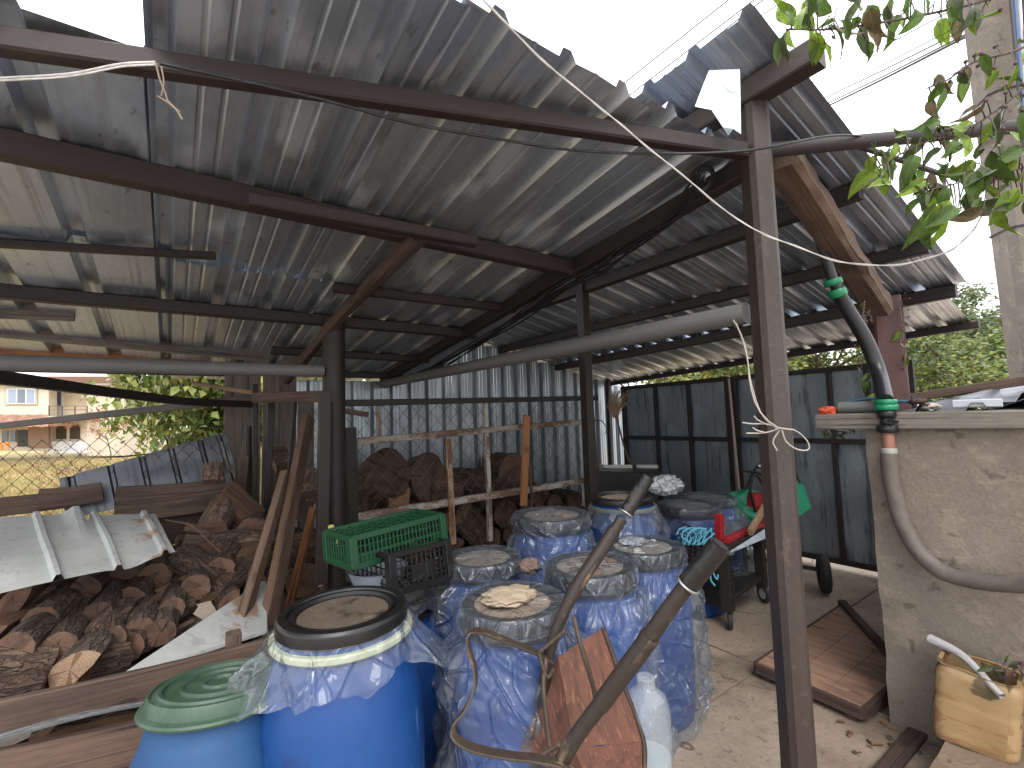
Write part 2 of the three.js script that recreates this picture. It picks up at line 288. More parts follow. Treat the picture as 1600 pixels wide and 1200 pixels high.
M.bluePlastic = surface([0.7, 0.7], 512, (u, v) => {
  const n = pf(u, v, 5, 4, 381), sc = sst(0.72, 0.75, pa(u, v, 60, 5, 3, 383)) * sst(0.5, 0.65, pf(u, v, 4, 3, 385)), du = sst(0.62, 0.72, pf(u, v, 9, 5, 387)), fl = sst(0.72, 0.76, pa(u + 0.2 * v, v, 22, 9, 6, 389)) * sst(0.56, 0.7, pf(u, v, 3, 2, 393));
  let c = lerp3([18, 60, 118], [26, 76, 138], n); c = lerp3(c, [92, 122, 176], sc * 0.6); c = lerp3(c, [24, 44, 92], du * 0.35); c = lerp3(c, [150, 156, 160], fl * 0.6);
  return { c, r: 0.36 + 0.25 * n + 0.2 * sc, h: n * 0.4 + sc * 0.3 };
}, { bump: 0.0006 });
M.tealPlastic = surface([0.7, 0.7], 256, (u, v) => {
  const n = pf(u, v, 5, 4, 391), du = sst(0.57, 0.63, pf(u, v, 5, 5, 397)); let c = lerp3([20, 60, 104], [30, 80, 126], n); c = lerp3(c, [44, 38, 44], du * 0.7); return { c, r: 0.4 + 0.3 * n, h: n };
}, { bump: 0.0006 });
M.blackPlastic = surface([0.5, 0.5], 256, (u, v) => {
  const n = pf(u, v, 6, 5, 401), f = pf(u, v, 60, 3, 403), d = sst(0.58, 0.75, n * 0.7 + f * 0.3); return { c: lerp3([24, 22, 22], [78, 70, 64], d * 0.6), r: 0.35 + 0.4 * d, h: f * 0.5 };
}, { bump: 0.0006 });
M.dustyLid = surface([0.5, 0.5], 512, (u, v) => {
  const n = pf(u, v, 4, 6, 411), f = pf(u, v, 70, 4, 412), w = sst(0.70, 0.76, pa(u + v * 0.6, v - u * 0.2, 5, 26, 5, 414)) * sst(0.5, 0.6, pf(u, v, 4, 3, 418)), dk = sst(0.46, 0.56, pf(u, v, 3, 6, 416)); let c = lerp3([70, 60, 52], [116, 102, 88], n * 0.6 + f * 0.5 - 0.1); c = lerp3(c, [34, 29, 28], dk * 0.8); c = lerp3(c, [196, 194, 160], w * 0.7);
  return { c, r: 0.62 - 0.25 * dk, h: f };
}, { bump: 0.001 });
M.litter = surface([0.4, 0.4], 256, (u, v) => { const n = pf(u, v, 7, 5, 421), f = pf(u, v, 40, 3, 422); return { c: lerp3([128, 110, 92], [184, 170, 152], n * 0.6 + f * 0.6 - 0.1), r: 0.85, h: f }; }, { bump: 0.004 });
M.greenPlastic = plain([0.003, 0.045, 0.014], 0.4);
M.greenLid = surface([0.5, 0.5], 256, (u, v) => { const n = pf(u, v, 6, 5, 431), f = pf(u, v, 50, 2, 432); return { c: lerp3([50, 72, 56], [80, 102, 84], n * 0.8 + f * 0.3 - 0.1), r: 0.33 + 0.3 * n, h: f * 0.5 }; }, { bump: 0.0006 });
M.cream = plain([0.62, 0.58, 0.34], 0.5);
// flat facets that meet in sharp folds: linear between the corners of an irregular net, repeating every n cells around
function facet(x, y, n, s) {
  const i = Math.floor(x), j = Math.floor(y), u = x - i, v = y - j, L = (a, b) => lattice(((a % n) + n) % n, b + 500, 100003, s);
  const a = L(i, j), b = L(i + 1, j), c = L(i, j + 1), d = L(i + 1, j + 1);
  if (lattice(((i % n) + n) % n, j + 900, 100003, s + 3) > 0.5) return u > v ? a + (b - a) * u + (d - b) * v : a + (c - a) * v + (d - c) * u;
  return u + v < 1 ? a + (b - a) * u + (c - a) * v : d + (c - d) * (1 - u) + (b - d) * (1 - v);
}
const filmRelief = (u, v) => { // creases of crushed polythene: straight sharp folds over a faceted ground
  const wx = 0.05 * (pf(u, v, 4, 3, 551) - 0.5), wy = 0.10 * (pf(u, v, 4, 3, 557) - 0.5), x = u + wx, y = v + wy, bead = (f, w) => Math.exp(-(((f - 0.5) / w) ** 2));
  const q = 0.35 + 0.65 * sst(0.38, 0.62, pf(u, v, 3, 3, 563));
  return 0.34 * facet(x * 8 + y * 5, y * 9 + 1.7 * Math.sin(x * 12.566), 8, 3) + 0.20 * facet(x * 21 - y * 13, y * 22 + 2.1 * Math.sin(x * 18.85 + 1), 21, 5) + 0.04 * facet(x * 60 + y * 30, y * 70, 60, 6) + q * (0.26 * bead(facet(x * 6 + y * 3, y * 7 + 1.3 * Math.sin(x * 6.283), 6, 7), 0.03) + 0.18 * bead(facet(x * 13 - y * 9, y * 11 + 1.1 * Math.sin(x * 12.566 + 2), 13, 8), 0.045) + 0.10 * bead(facet(x * 29 + y * 12, y * 20, 29, 9), 0.06));
};
M.film = surface([1.0, 1.6], [1024, 1536], (u, v) => ({ c: [226, 233, 242], r: 0.07, h: filmRelief(u, v) }), { bump: 0.05, transmission: 0.94, thickness: 0, ior: 1.45, specularIntensity: 0.9 });
M.bottle = new THREE.MeshPhysicalMaterial({ color: new THREE.Color().setRGB(0.86, 0.9, 0.92), roughness: 0.1, transmission: 0.86, thickness: 0, ior: 1.5, side: THREE.DoubleSide });
M.filmMilky = M.film.clone(); M.filmMilky.transmission = 0.92;

M.wire = plain([0.15, 0.125, 0.105], 0.6, { metalness: 0.4 });
M.whiteWire = plain([0.55, 0.53, 0.5], 0.45);
M.blackCable = plain([0.02, 0.02, 0.022], 0.5);

// ---------------------------------------------------------------- the ground
{
  const g = new THREE.CircleGeometry(420, 64); g.rotateX(-Math.PI / 2); g.translate(0, -0.05, 0);
  const gm = part('ground', boxUV(g), M.ground, null); gm.userData.kind = 'structure';
  const fg = new THREE.PlaneGeometry(120, 90, 1, 1); fg.rotateX(-Math.PI / 2); fg.translate(-38, -0.046, -49.5); // the dry field begins behind the shed
  const fm = part('field', boxUV(fg), M.field, null); fm.userData.kind = 'structure';
  const rg = new THREE.PlaneGeometry(26, 90); rg.rotateX(-Math.PI / 2); rg.translate(18.6, -0.046, 0); // unseen pale ground added beyond the gate to bounce light under the roof
  const rm = part('added_bounce_ground', boxUV(rg), tinted(M.concrete, [1.5, 1.5, 1.5]), null); rm.userData.kind = 'structure';
  const floor = new THREE.Group(); floor.name = 'concrete_floor'; floor.userData.kind = 'structure'; scene.add(floor);
  // cast in four bays; the joints are open grooves
  const joint = [atH(1040, 1142, 0), atH(1200, 1035, 0)], dir = joint[1].clone().sub(joint[0]).normalize(), nrm = V(-dir.z, 0, dir.x);
  const j0 = joint[0].clone();
  const P = (s, t) => j0.clone().addScaledVector(dir, s).addScaledVector(nrm, t);
  const bay = (s0, s1, t0, t1) => { // a slab with a slightly worn, uneven edge
    const top = []; const push = (s, t) => { const p = P(s, t); p.x += 0.006 * N3(s * 5, t * 5, 1); p.z += 0.006 * N3(s * 5, t * 5, 4); top.push(p); };
    const n = 40; for (let i = 0; i < n; i++) push(mix(s0, s1, i / n), t0); push(s1, t0); for (let i = n; i >= 0; i--) push(mix(s0, s1, i / n), t1);
    return slab(top, V(0, -0.06, 0));
  };
  for (const [s0, s1, t0, t1] of [[-3.2, 0.9, 0.007, 4], [0.914, 4.5, 0.007, 4], [-3.2, 0.9, -6, -0.007], [0.914, 4.5, -6, -0.007]]) own('slab', bay(s0, s1, t0, t1), M.concrete, floor);
}

// ---------------------------------------------------------------- the shed
const leftRoof = (b, a) => 2.53 - 0.15 * (a - 0.87);
const rightRoof = (b, a) => 2.75 - 0.2 * (b - 1.79) - 0.02 * (a - 0.83);
const underLeft = (x, y, drop = 0.04) => onPlane(x, y, (b, a) => leftRoof(b, a) - drop);
const underRight = (x, y, drop = 0.05) => onPlane(x, y, (b, a) => rightRoof(b, a) - drop);
const shed = thing('open_shed', 'open lean-to shed of dark posts and purlins roofed and backed with galvanized ribbed sheets', 'shed', W(1.79, 0, 0.85));
const zinc = [M.galvanized, tinted(M.galvanized, [0.9, 0.91, 0.94]), tinted(M.galvanized, [1.04, 1.03, 1.0])];
{
  const litZinc = tinted(M.galvanized, [1.08, 1.07, 1.03]); const dent = (u, v, k) => 0.0028 * N3(u * 1.8 + k, v * 1.3, k * 3) + 0.0008 * N3(u * 7, v * 4 + k, k);  // lower right row: zinc tinted paler to paint in light from outside
  let k = 0;
  const roofL = (b0, b1, a0, a1, drop, o, edge) => {
    k++; const kk = k * 1.37, out = ribs(b0, b1, o), skew = rr(-0.015, 0.015), up = edge ? 0.02 : 0;
    part('roof_sheet', sheet(out, 14, (u, w, v) => { const a = mix(a0 + skew, a1, v), lim = 1.86 + 0.09 * (a - 0.9), b = Math.min(u, lim); return W(b, leftRoof(b, a) - drop + w + dent(b, a, kk) + up * (1 - v) ** 6 * N3(b * 4, 0, kk), a); }, a1 - a0), zinc[k % 3], shed);
  };
  const wide = { period: 0.285, foot: 0.075, top: 0.04, rise: 0.038, phase: -0.04, lines: 0 }, fine = { period: 0.235, foot: 0.066, top: 0.03, rise: 0.034, phase: -0.04, lines: 2, minor: 0.003 }, one = { ...fine, lines: 1, minor: 0.0025 };
  // over the front: three sheets with stiffening lines, and plainer wide-ribbed ones to the left that start farther back
  roofL(-0.07, 0.62, 0.92, 2.68, 0, fine, 1); roofL(0.56, 1.27, 0.90, 2.68, 0.003, one, 1); roofL(1.21, 2.3, 0.90, 2.68, 0, one, 1);
  roofL(-0.92, -0.02, 1.40, 2.68, 0.004, wide, 0); roofL(-1.78, -0.9, 1.40, 2.68, 0.001, wide, 0); roofL(-2.65, -1.75, 1.40, 2.68, 0.004, wide, 0);
  roofL(-0.04, 0.7, 2.58, 4.85, 0.012, fine, 0); roofL(0.66, 1.36, 2.58, 4.85, 0.009, fine, 0); roofL(1.32, 2.5, 2.58, 4.85, 0.012, one, 0);
  roofL(-0.9, 0.0, 2.55, 4.7, 0.016, wide, 0); roofL(-1.76, -0.88, 2.55, 4.7, 0.013, wide, 0); roofL(-2.65, -1.74, 2.55, 4.7, 0.016, wide, 0);
  // right slope: two rows down the pitch
  const o2 = { period: 0.2, foot: 0.062, top: 0.026, rise: 0.032, phase: 0.70, lines: 2, minor: 0.004 };
  for (const [a0, a1] of [[0.67, 1.54], [1.46, 2.34], [2.26, 3.14], [3.06, 3.94], [3.86, 4.79], [4.70, 5.3]]) {
    k++; const kk = k * 1.9; const dr = (k % 2) * 0.003;
    part('roof_sheet', sheet(ribs(a0, a1, o2), 14, (u, w, v) => { const b = mix(1.52, 4.22, v); return W(b, rightRoof(b, u) - dr + w + dent(b, u, kk), u); }, 2.7), zinc[k % 3], shed);
    part('roof_sheet', sheet(ribs(a0 + 0.12, a1 + 0.12, { ...o2, phase: 0.75 }), 8, (u, w, v) => { const b = mix(4.1, 5.0 + 0.06 * (u - 0.8), v); return W(b, rightRoof(b, u) - 0.02 - dr + w + dent(b, u, kk + 5), u); }, 1.1), litZinc, shed);
  }
  // back wall
  const wallZinc = [tinted(M.galvanized, [0.84, 0.85, 0.8]), tinted(M.galvanized, [0.74, 0.75, 0.72])];
  const top = (b) => (b < 1.93 ? leftRoof(b, 4.7) : rightRoof(b, 4.7)) - 0.035;
  const o3 = { period: 0.205, foot: 0.086, top: 0.058, rise: 0.048, phase: 0.8, lines: 2, minor: 0.004 };
  for (let b = 0.78, i = 0; b < 5.2; b += 0.8, i++) { const kk = i * 2.2 + 40, b1 = Math.min(b + 0.86, 5.42); part('wall_sheet', sheet(ribs(b, b1, o3), 10, (u, w, v) => W(u, 0.02 + v * (top(u) - 0.02), 4.7 + w * 1.3 + (i % 2) * 0.003 + 0.5 * dent(u, v * 2, kk)), 2.3), wallZinc[i % 2], shed); }
}
{ // timbers and steel of the shed
  const onL = (b, a, dr) => W(b, leftRoof(b, a) - dr, a), onR = (b, a, dr) => W(b, rightRoof(b, a) - dr, a);
  const B = (name, p, q, w, h, m, o = {}) => part(name, bar(p, q, w, h, { n: 5, jitter: 0.05, c: 0.006, ...o }), m, shed);
  // left slope
  B('purlin', onL(-2.7, 1.89, 0.045), onL(1.9, 1.89, 0.05), 0.065, 0.08, M.brownPaint);
  B('purlin', underLeft(388, 312, 0.13), underLeft(742, 378, 0.12), 0.05, 0.045, M.brownPaint);
  B('purlin', onL(-2.7, 3.06, 0.05), onL(1.88, 3.06, 0.05), 0.07, 0.065, M.darkPaint);
  B('purlin', onL(0.7, 2.59, 0.032), onL(1.9, 2.56, 0.032), 0.045, 0.05, M.brownPaint);
  B('purlin', underLeft(-400, 357, 0.03), underLeft(336, 400, 0.03), 0.045, 0.028, M.darkPaint);
  B('purlin', onL(0.58, 3.8, 0.04), onL(1.86, 3.83, 0.04), 0.055, 0.055, M.darkPaint); B('purlin', onL(0.6, 4.45, 0.04), onL(1.86, 4.45, 0.04), 0.055, 0.055, M.darkPaint);
  B('purlin', onL(-2.7, 4.5, 0.04), onL(0.6, 4.5, 0.04), 0.055, 0.055, M.darkPaint);
  B('front_beam', underLeft(-150, 42, 0.045), underLeft(1162, 236, 0.06), 0.045, 0.056, M.brownPaint);
  B('plank', atA(-250, 476, 3.44), atA(117, 490, 3.40), 0.085, 0.03, M.greyWood, { up: V(0.1, 0.35, 1).normalize() });
  B('plank', atA(-250, 488, 3.72), atA(415, 555, 3.98), 0.105, 0.035, M.greyWood, { up: V(0.05, 0.3, 1).normalize() });
  B('plank', atA(-250, 523, 4.1), atA(330, 573, 4.3), 0.08, 0.03, M.orangeWood, { up: V(0, 0.2, 1).normalize() });
  part('brace', sweep(ring(0.042, 9), smoothPath([underLeft(656, 368, 0.10), atA(540, 485, 2.8), atA(446, 594, 3.5)], 14), { jitter: 0.25, scale: t => 1 - 0.25 * t }), M.darkWood, shed);
  // hip line where the two slopes meet
  B('hip_beam', underLeft(1165, 262, 0.05), underLeft(598, 594, 0.04), 0.065, 0.08, M.darkPaint);
  // right slope
  B('ridge_purlin', W(1.77, 2.708, 0.585), W(1.80, 2.62, 5.2), 0.085, 0.085, M.postPaint);
  B('purlin', onR(2.66, 0.76, 0.045), onR(2.58, 5.1, 0.045), 0.07, 0.08, M.darkPaint);
  B('purlin', onR(3.43, 0.69, 0.042), onR(3.25, 5.1, 0.042), 0.06, 0.075, M.darkPaint);
  B('purlin', onR(4.14, 0.72, 0.05), onR(4.16, 5.1, 0.05), 0.06, 0.085, M.brownPaint);
  B('eave_purlin', onR(4.87, 0.74, 0.055), onR(5.26, 5.2, 0.04), 0.055, 0.055, M.brownPaint);
  // posts
  part('post', bar(W(1.755, 0.0, 0.82), W(1.80, 2.66, 0.835), 0.112, 0.085, { n: 12, jitter: 0.035, c: 0.02, up: V(0.75, 0, 0.66).normalize() }), M.postPaint, shed, 'thick brown front post in the middle of the shed');
  part('post', tube([W(0.82, 0, 3.03), W(0.82, 1.2, 3.04), W(0.82, 2.16, 3.03)], 0.067, 14, { jitter: 0.04 }), M.darkPaint, shed);
  const kp = atA(909, 440, 2.6); part('post', bar(W(kp.x + 0.02, 0, 2.62), kp, 0.075, 0.075, { n: 6, jitter: 0.06 }), M.darkPaint, shed);
  part('post', bar(W(5.0, 0, 4.58), W(5.02, 2.0, 4.58), 0.06, 0.06, {}), M.brownPaint, shed);
  part('post', bar(W(3.72, 0, 1.0), W(3.72, 2.19, 1.0), 0.17, 0.15, { up: V(0.5, 0, 0.86), c: 0.01, n: 5, jitter: 0.03 }), M.rustPost, shed, 'reddish brown steel post at the right end of the roof');
  // the rough hewn timber that props the post against the right-hand post
  part('prop_timber', sweep(rect(0.135, 0.115, 0.03), Array.from({ length: 30 }, (_, i) => { const t = i / 29, p = atD(1220, 245, 2.0).lerp(atD(1374, 482, 2.9), t); p.y += 0.004 * Math.sin(t * 9); return p; }), { jitter: 0.2, crease: 0.5 }), tinted(M.oldWood, [0.85, 0.84, 0.86]), shed, 'rough hewn weathered timber propped between the two right posts');
  // round tie pipes
  part('tie_pipe', tube([W(1.78, 1.87, 0.9), W(1.76, 1.88, 2.6), W(1.73, 1.885, 4.66)], 0.042, 16), M.greyPipe, shed);
  part('tie_pipe', tube([atA(-300, 557, 3.03), atA(240, 573, 3.03), atA(505, 580, 3.03)], 0.037, 16), M.greyPipe, shed);
  const pp = atD(1600, 197, 1.92);
  part('tie_pipe', tube([W(1.80, 2.475, 0.80), pp, pp.clone().add(pp.clone().sub(W(1.80, 2.475, 0.80)).multiplyScalar(0.6))], 0.027, 14), M.brownPaint, shed);
  B('brace_bar', atD(1335, 226, 1.95), atD(1480, 275, 2.2), 0.02, 0.02, M.darkPaint);
  // hanging flashing by the post top
  const fl = (x, y, d) => atD(x, y, d);
  const F = [[fl(1086, 166, 1.68), fl(1108, 112, 1.70), fl(1156, 108, 1.63)], [fl(1112, 172, 1.67), fl(1136, 146, 1.65), fl(1157, 150, 1.60)], [fl(1138, 212, 1.64), fl(1146, 204, 1.62), fl(1158, 210, 1.59)]];
  part('flashing', sheet([[0, 0], [0.5, 0.006], [1, 0]], 6, (u, w, v) => { const t = v * 2, i = Math.min(1, Math.floor(t)), f = t - i, row = q => { const s = u * 2, j = Math.min(1, Math.floor(s)); return F[q][j].clone().lerp(F[q][j + 1], s - j); }; const p = row(i).lerp(row(i + 1), f); p.y += w; return p; }, 0.2), zinc[2], shed, 'bent bright scrap of flashing beside the post top');
}
// small light things tied to the roof
{
  const c1 = smoothPath([[-120, 128], [0, 122], [110, 115], [190, 100], [243, 97]].map(p => underLeft(...p, 0.11)), 30);
  single('white_cable', mergeGeometries([tube(c1, 0.0028, 6), tube(c1.map(p => p.clone().add(V(0.004, -0.007, 0.004))), 0.0024, 6)]), M.whiteWire, 'pair of thin white cables entering from the left under the roof', 'cable');
  const c2 = smoothPath([...[[250, 99], [400, 131], [520, 160], [640, 192], [760, 214], [900, 235], [1050, 240]].map(p => underLeft(...p, 0.115)), ...[[1160, 236, 1.56], [1300, 212, 1.72], [1370, 214, 1.85]].map(p => atD(...p))], 60);
  single('black_cable', tube(c2, 0.0042, 6), M.blackCable, 'thin dark cable drooping along the front beam past the middle post', 'cable');
  const c3 = smoothPath([[720, -40, 0.95], [755, 0, 1.0], [860, 105, 1.15], [940, 170, 1.28], [1000, 220, 1.36], [1080, 285, 1.46], [1165, 351, 1.58], [1240, 384, 1.58], [1330, 412, 1.58], [1420, 411, 1.56], [1490, 388, 1.52], [1520, 360, 1.5], [1537, 333, 1.48]].map(p => atD(...p)), 80);
  single('hanging_wire', mergeGeometries([tube(c3, 0.0022, 6), tube(c3.map((p, i) => p.clone().add(V(0.004 * Math.sin(i * 0.8), 0.004 * Math.cos(i * 0.8), 0))), 0.0016, 5)]), M.whiteWire, 'pale twisted wire swinging from the roof edge across the post to the leaves', 'wire');
  const hip0 = [[1095, 268, 1.9], [1050, 330, 2.1], [1000, 366, 2.35], [940, 410, 2.7], [890, 436, 3.0], [810, 490, 3.6], [740, 533, 4.2], [650, 580, 5.2], [600, 594, 5.6], [520, 606, 4.6]];
  const bundle = []; for (let i = 0; i < 7; i++) bundle.push(tube(smoothPath(hip0.slice(0, 9).map(([x, y], k) => underLeft(x + 7 * Math.sin(i * 2.1 + k), y + 8 + 6 * Math.cos(i * 1.7 + k * 1.3), 0.1)), 50), 0.006, 5));
  for (let i = 0; i < 4; i++) { const c = underLeft(1098, 278, 0.06), pts = []; for (let j = 0; j <= 18; j++) { const t = j / 18 * 6.28; pts.push(c.clone().add(V(0.05 * Math.cos(t) * (1 + i * 0.1), 0.03 * Math.sin(t) + i * 0.006 - 0.01, 0.03 * Math.sin(t)))); } bundle.push(tube(pts, 0.006, 5)); }
  single('cable_bundle', mergeGeometries(bundle), M.blackCable, 'tangled bundle of black cables strung under the sloping hip beam', 'cable');
  const s = (x, y, d) => atD(x, y, d), tw = [];
  for (const L of [[[244, 100], [250, 125], [258, 145], [262, 158]], [[252, 104], [256, 130], [252, 150]], [[246, 150], [262, 160], [276, 172], [285, 187]], [[262, 158], [272, 168], [281, 176]]]) tw.push(tube(smoothPath(L.map(([x, y], i) => underLeft(244, 98, 0.12).lerp(s(x, y, depthOf(underLeft(244, 98, 0.12))), 1)), 10), 0.0022, 5, { jitter: 0.5 }));
  single('twine', mergeGeometries(tw), plain([0.26, 0.2, 0.14], 0.9), 'frayed tan twine dangling from the front beam at the upper left', 'twine');
  const p2 = []; for (const L of [[[1146, 500], [1156, 520], [1168, 560], [1172, 600], [1185, 640], [1215, 668], [1242, 672], [1262, 690], [1264, 702], [1248, 703], [1228, 690], [1222, 672]], [[1150, 505], [1164, 540], [1174, 600], [1192, 650], [1214, 670]], [[1214, 668], [1200, 663], [1172, 662], [1160, 660]], [[1216, 670], [1196, 676], [1166, 677]], [[1218, 672], [1208, 690], [1214, 704]], [[1200, 664], [1184, 656], [1178, 650]], [[1196, 676], [1182, 672], [1176, 668]]]) p2.push(tube(smoothPath(L.map(([x, y], i) => s(x, y, 1.58 + 0.01 * Math.sin(i))), 24), 0.0025, 5));
  single('wire_knot', mergeGeometries(p2), plain([0.4, 0.36, 0.31], 0.6), 'knotted wire with frayed ends tied round the middle post below the pipe', 'wire');
}

// ---------------------------------------------------------------- gate
{
  const gb = 5.05, aOf = x => -atB(x, 660, gb).z;
  const leaf = (xs, label, topL, topR) => {
    const a = xs.map(aOf), t = thing('metal_gate', label, 'gate', W(gb, 0, a[a.length - 1]));
    const h0 = 0.07, hm = 1.18, h1 = 1.855;
    for (let i = 0; i < a.length - 1; i++) for (const [p, q] of [[h0, hm], [hm, h1]]) {
      const kk = i * 3 + p * 5;
      part('panel', sheet(Array.from({ length: 9 }, (_, j) => [mix(a[i], a[i + 1], j / 8), 0]), 10, (u, w, v) => W(gb + 0.004 + 0.010 * N3(u * 3, v * 2 + p, kk), mix(p, q, v), u), q - p), M.gateSheet, t);
    }
    const stile = (x, w = 0.045) => part('stile', bar(W(gb - 0.025, h0 - 0.02, x), W(gb - 0.025, h1 + 0.02, x), w, 0.04, { up: V(1, 0, 0) }), M.darkPaint, t);
    a.forEach((x, i) => stile(x, i === 0 || i === a.length - 1 ? 0.06 : 0.04));
    for (const h of [h0, hm, h1]) part('rail', bar(W(gb - 0.027, h, a[0]), W(gb - 0.027, h, a[a.length - 1]), 0.038, 0.045, {}), M.darkPaint, t);
    return t;
  };
  leaf([978, 1028, 1080, 1142], 'far leaf of the dark sheet metal gate, next to the ribbed back wall');
  leaf([1152, 1202, 1302, 1362, 1430], 'near leaf of the dark sheet metal gate, ending behind the concrete outbuilding');
  const p = atB(1139, 592, 4.98), q = atB(1158, 800, 4.9);
  single('pole', tube([q.setY(Math.max(0.35, q.y)), p], 0.014, 8, { jitter: 0.15 }), plain([0.42, 0.3, 0.25], 0.7), 'thin pinkish pole leaning on the gate between its two leaves', 'pole');
}

// ---------------------------------------------------------------- fences
function diamonds(b0, b1, h0, h1, plane, pitch, r, hang = 0) {
  const parts = [], n = Math.round((b1 - b0) / pitch), rows = Math.round((h1 - h0) / (pitch * 0.58));
  const at = (b, h, k) => W(b + 0.01 * N3(b * 3, h * 3, plane), h - hang * Math.sin(clamp((b - b0) / (b1 - b0)) * 3.14), plane + k + 0.03 * N3(b * 1.5, h * 2, 3));
  for (let i = 0; i < n; i++) { const pts = []; for (let j = 0; j <= rows; j++) pts.push(at(b0 + i * pitch + (j % 2 ? pitch * 0.53 : -pitch * 0.03), mix(h0, h1, j / rows), (j % 2 ? 1 : -1) * r * 0.9)); parts.push(sweep(ring(r, 4), pts, { cap: false, crease: 2 })); }
  for (let i = 0; i < n; i++) { const pts = []; for (let j = 0; j <= rows; j++) pts.push(at(b0 + i * pitch + (j % 2 ? -pitch * 0.53 : pitch * 0.03), mix(h0, h1, j / rows), (j % 2 ? -1 : 1) * r * 0.9)); parts.push(sweep(ring(r, 4), pts, { cap: false, crease: 2 })); }
  return mergeGeometries(parts);
}
{
  const t = thing('wire_fence', 'fence of rusty rails and wire mesh holding back the stacked logs before the back wall', 'fence', W(2.4, 0, 3.65));
  const R = (x0, y0, x1, y1, a, w, h, m, name = 'rail', o = {}) => part(name, bar(atA(x0, y0, a), atA(x1, y1, a), w, h, { n: 8, jitter: 0.05, ...o }), m, t);
  R(530, 630, 932, 622, 3.62, 0.05, 0.05, M.blackSteel); R(548, 691, 930, 657, 3.60, 0.04, 0.055, tinted(M.rustWhite, [0.7, 0.64, 0.6])); R(556, 808, 925, 749, 3.60, 0.05, 0.06, M.rustWhite);
  R(758, 628, 766, 845, 3.63, 0.045, 0.04, M.rustWhite, 'upright'); R(700, 686, 708, 850, 3.56, 0.05, 0.03, tinted(M.rustWhite, [0.9, 0.66, 0.5]), 'upright');
  R(548, 668, 552, 850, 3.58, 0.07, 0.05, M.darkPaint, 'upright'); R(590, 634, 593, 690, 3.68, 0.03, 0.03, M.rustWhite, 'upright'); R(920, 585, 933, 780, 3.58, 0.05, 0.045, M.oldWood, 'upright'); R(908, 560, 924, 600, 3.60, 0.05, 0.04, M.oldWood, 'upright');
  R(532, 641, 575, 648, 3.6, 0.03, 0.04, M.brownWood, 'block');
  const mesh = part('wire_mesh', diamonds(1.12, 3.78, 0.2, 1.64, 3.69, 0.125, 0.003), M.wire, t); mesh.userData.kind = 'stuff';
}
{
  const t = thing('chain_link_fence', 'sagging chain link fence open to the dry field behind the woodpile', 'fence', W(-0.6, 0, 3.78));
  const mesh = part('wire_mesh', diamonds(-2.9, 0.42, 0.5, 1.462, 3.80, 0.082, 0.0021), M.wire, t); mesh.userData.kind = 'stuff';
  part('post', tube([W(0.44, 0, 3.8), W(0.44, 1.5, 3.8)], 0.025, 8), M.darkPaint, t); part('post', tube([W(-3.0, 0, 3.8), W(-3.0, 1.5, 3.8)], 0.025, 8), M.darkPaint, t);
}
{ // the narrow frame at the corner between the woodpile and the shed's left post
  const t = thing('corner_frame', 'narrow brown frame with fine mesh between the woodpile and the round post', 'frame', W(0.6, 0, 3.7));
  const U = (x0, y0, x1, y1, a, w, h, m, name) => part(name, bar(atA(x0, y0, a), atA(x1, y1, a), w, h, { n: 6, jitter: 0.05 }), m, t);
  U(398, 600, 398, 858, 3.66, 0.03, 0.03, M.darkPaint, 'upright'); U(424, 628, 411, 905, 3.62, 0.045, 0.04, M.darkPaint, 'upright'); U(508, 612, 502, 912, 2.93, 0.065, 0.05, M.brownPaint, 'upright'); U(462, 628, 449, 770, 3.6, 0.022, 0.02, M.darkPaint, 'upright');
  part('rail', bar(atA(397, 622, 3.6), atA(518, 619, 2.93), 0.035, 0.07, { n: 5, jitter: 0.05 }), tinted(M.brownWood, [1, 0.95, 0.95]), t); U(420, 786, 500, 770, 3.64, 0.03, 0.05, M.darkWood, 'rail');
  const mesh = part('wire_mesh', diamonds(0.55, 0.97, 0.4, 1.62, 3.68, 0.055, 0.0016), M.wire, t); mesh.userData.kind = 'stuff';
  const w = thing('board_screen', 'weathered grey boards standing upright behind the corner frame', 'screen', W(0.6, 0, 4.3));
  for (let i = 0; i < 5; i++) part('board', bar(W(0.38 + i * 0.135, 0, 4.35 + rr(-0.01, 0.01)), W(0.39 + i * 0.135 + rr(-0.01, 0.01), rr(1.75, 2.2), 4.35), 0.128, 0.022, { n: 6, jitter: 0.03, up: V(0, 0, 1) }), M.greyWood, w);
}
single('steel_rail', sweep(rect(0.035, 0.045), smoothPath([[-120, 578, 1.3], [0, 590, 1.55], [180, 614, 2.3], [300, 628, 2.8], [400, 632, 3.28]].map(p => atD(...p)), 14), { up: V(0, 1, 0) }), M.darkPaint, 'upper dark rail bowing down to the right across the view of the house', 'rail');
single('steel_rail', bar(atD(-80, 674, 4.4), atD(400, 622, 3.3), 0.03, 0.055), M.darkPaint, 'lower dark rail rising to the right across the view of the house', 'rail');
single('lath', bar(atD(300, 598, 3.4), atD(415, 617, 3.4), 0.02, 0.03), M.paleWood, 'short pale lath under the left pipe near the corner frame', 'lath');

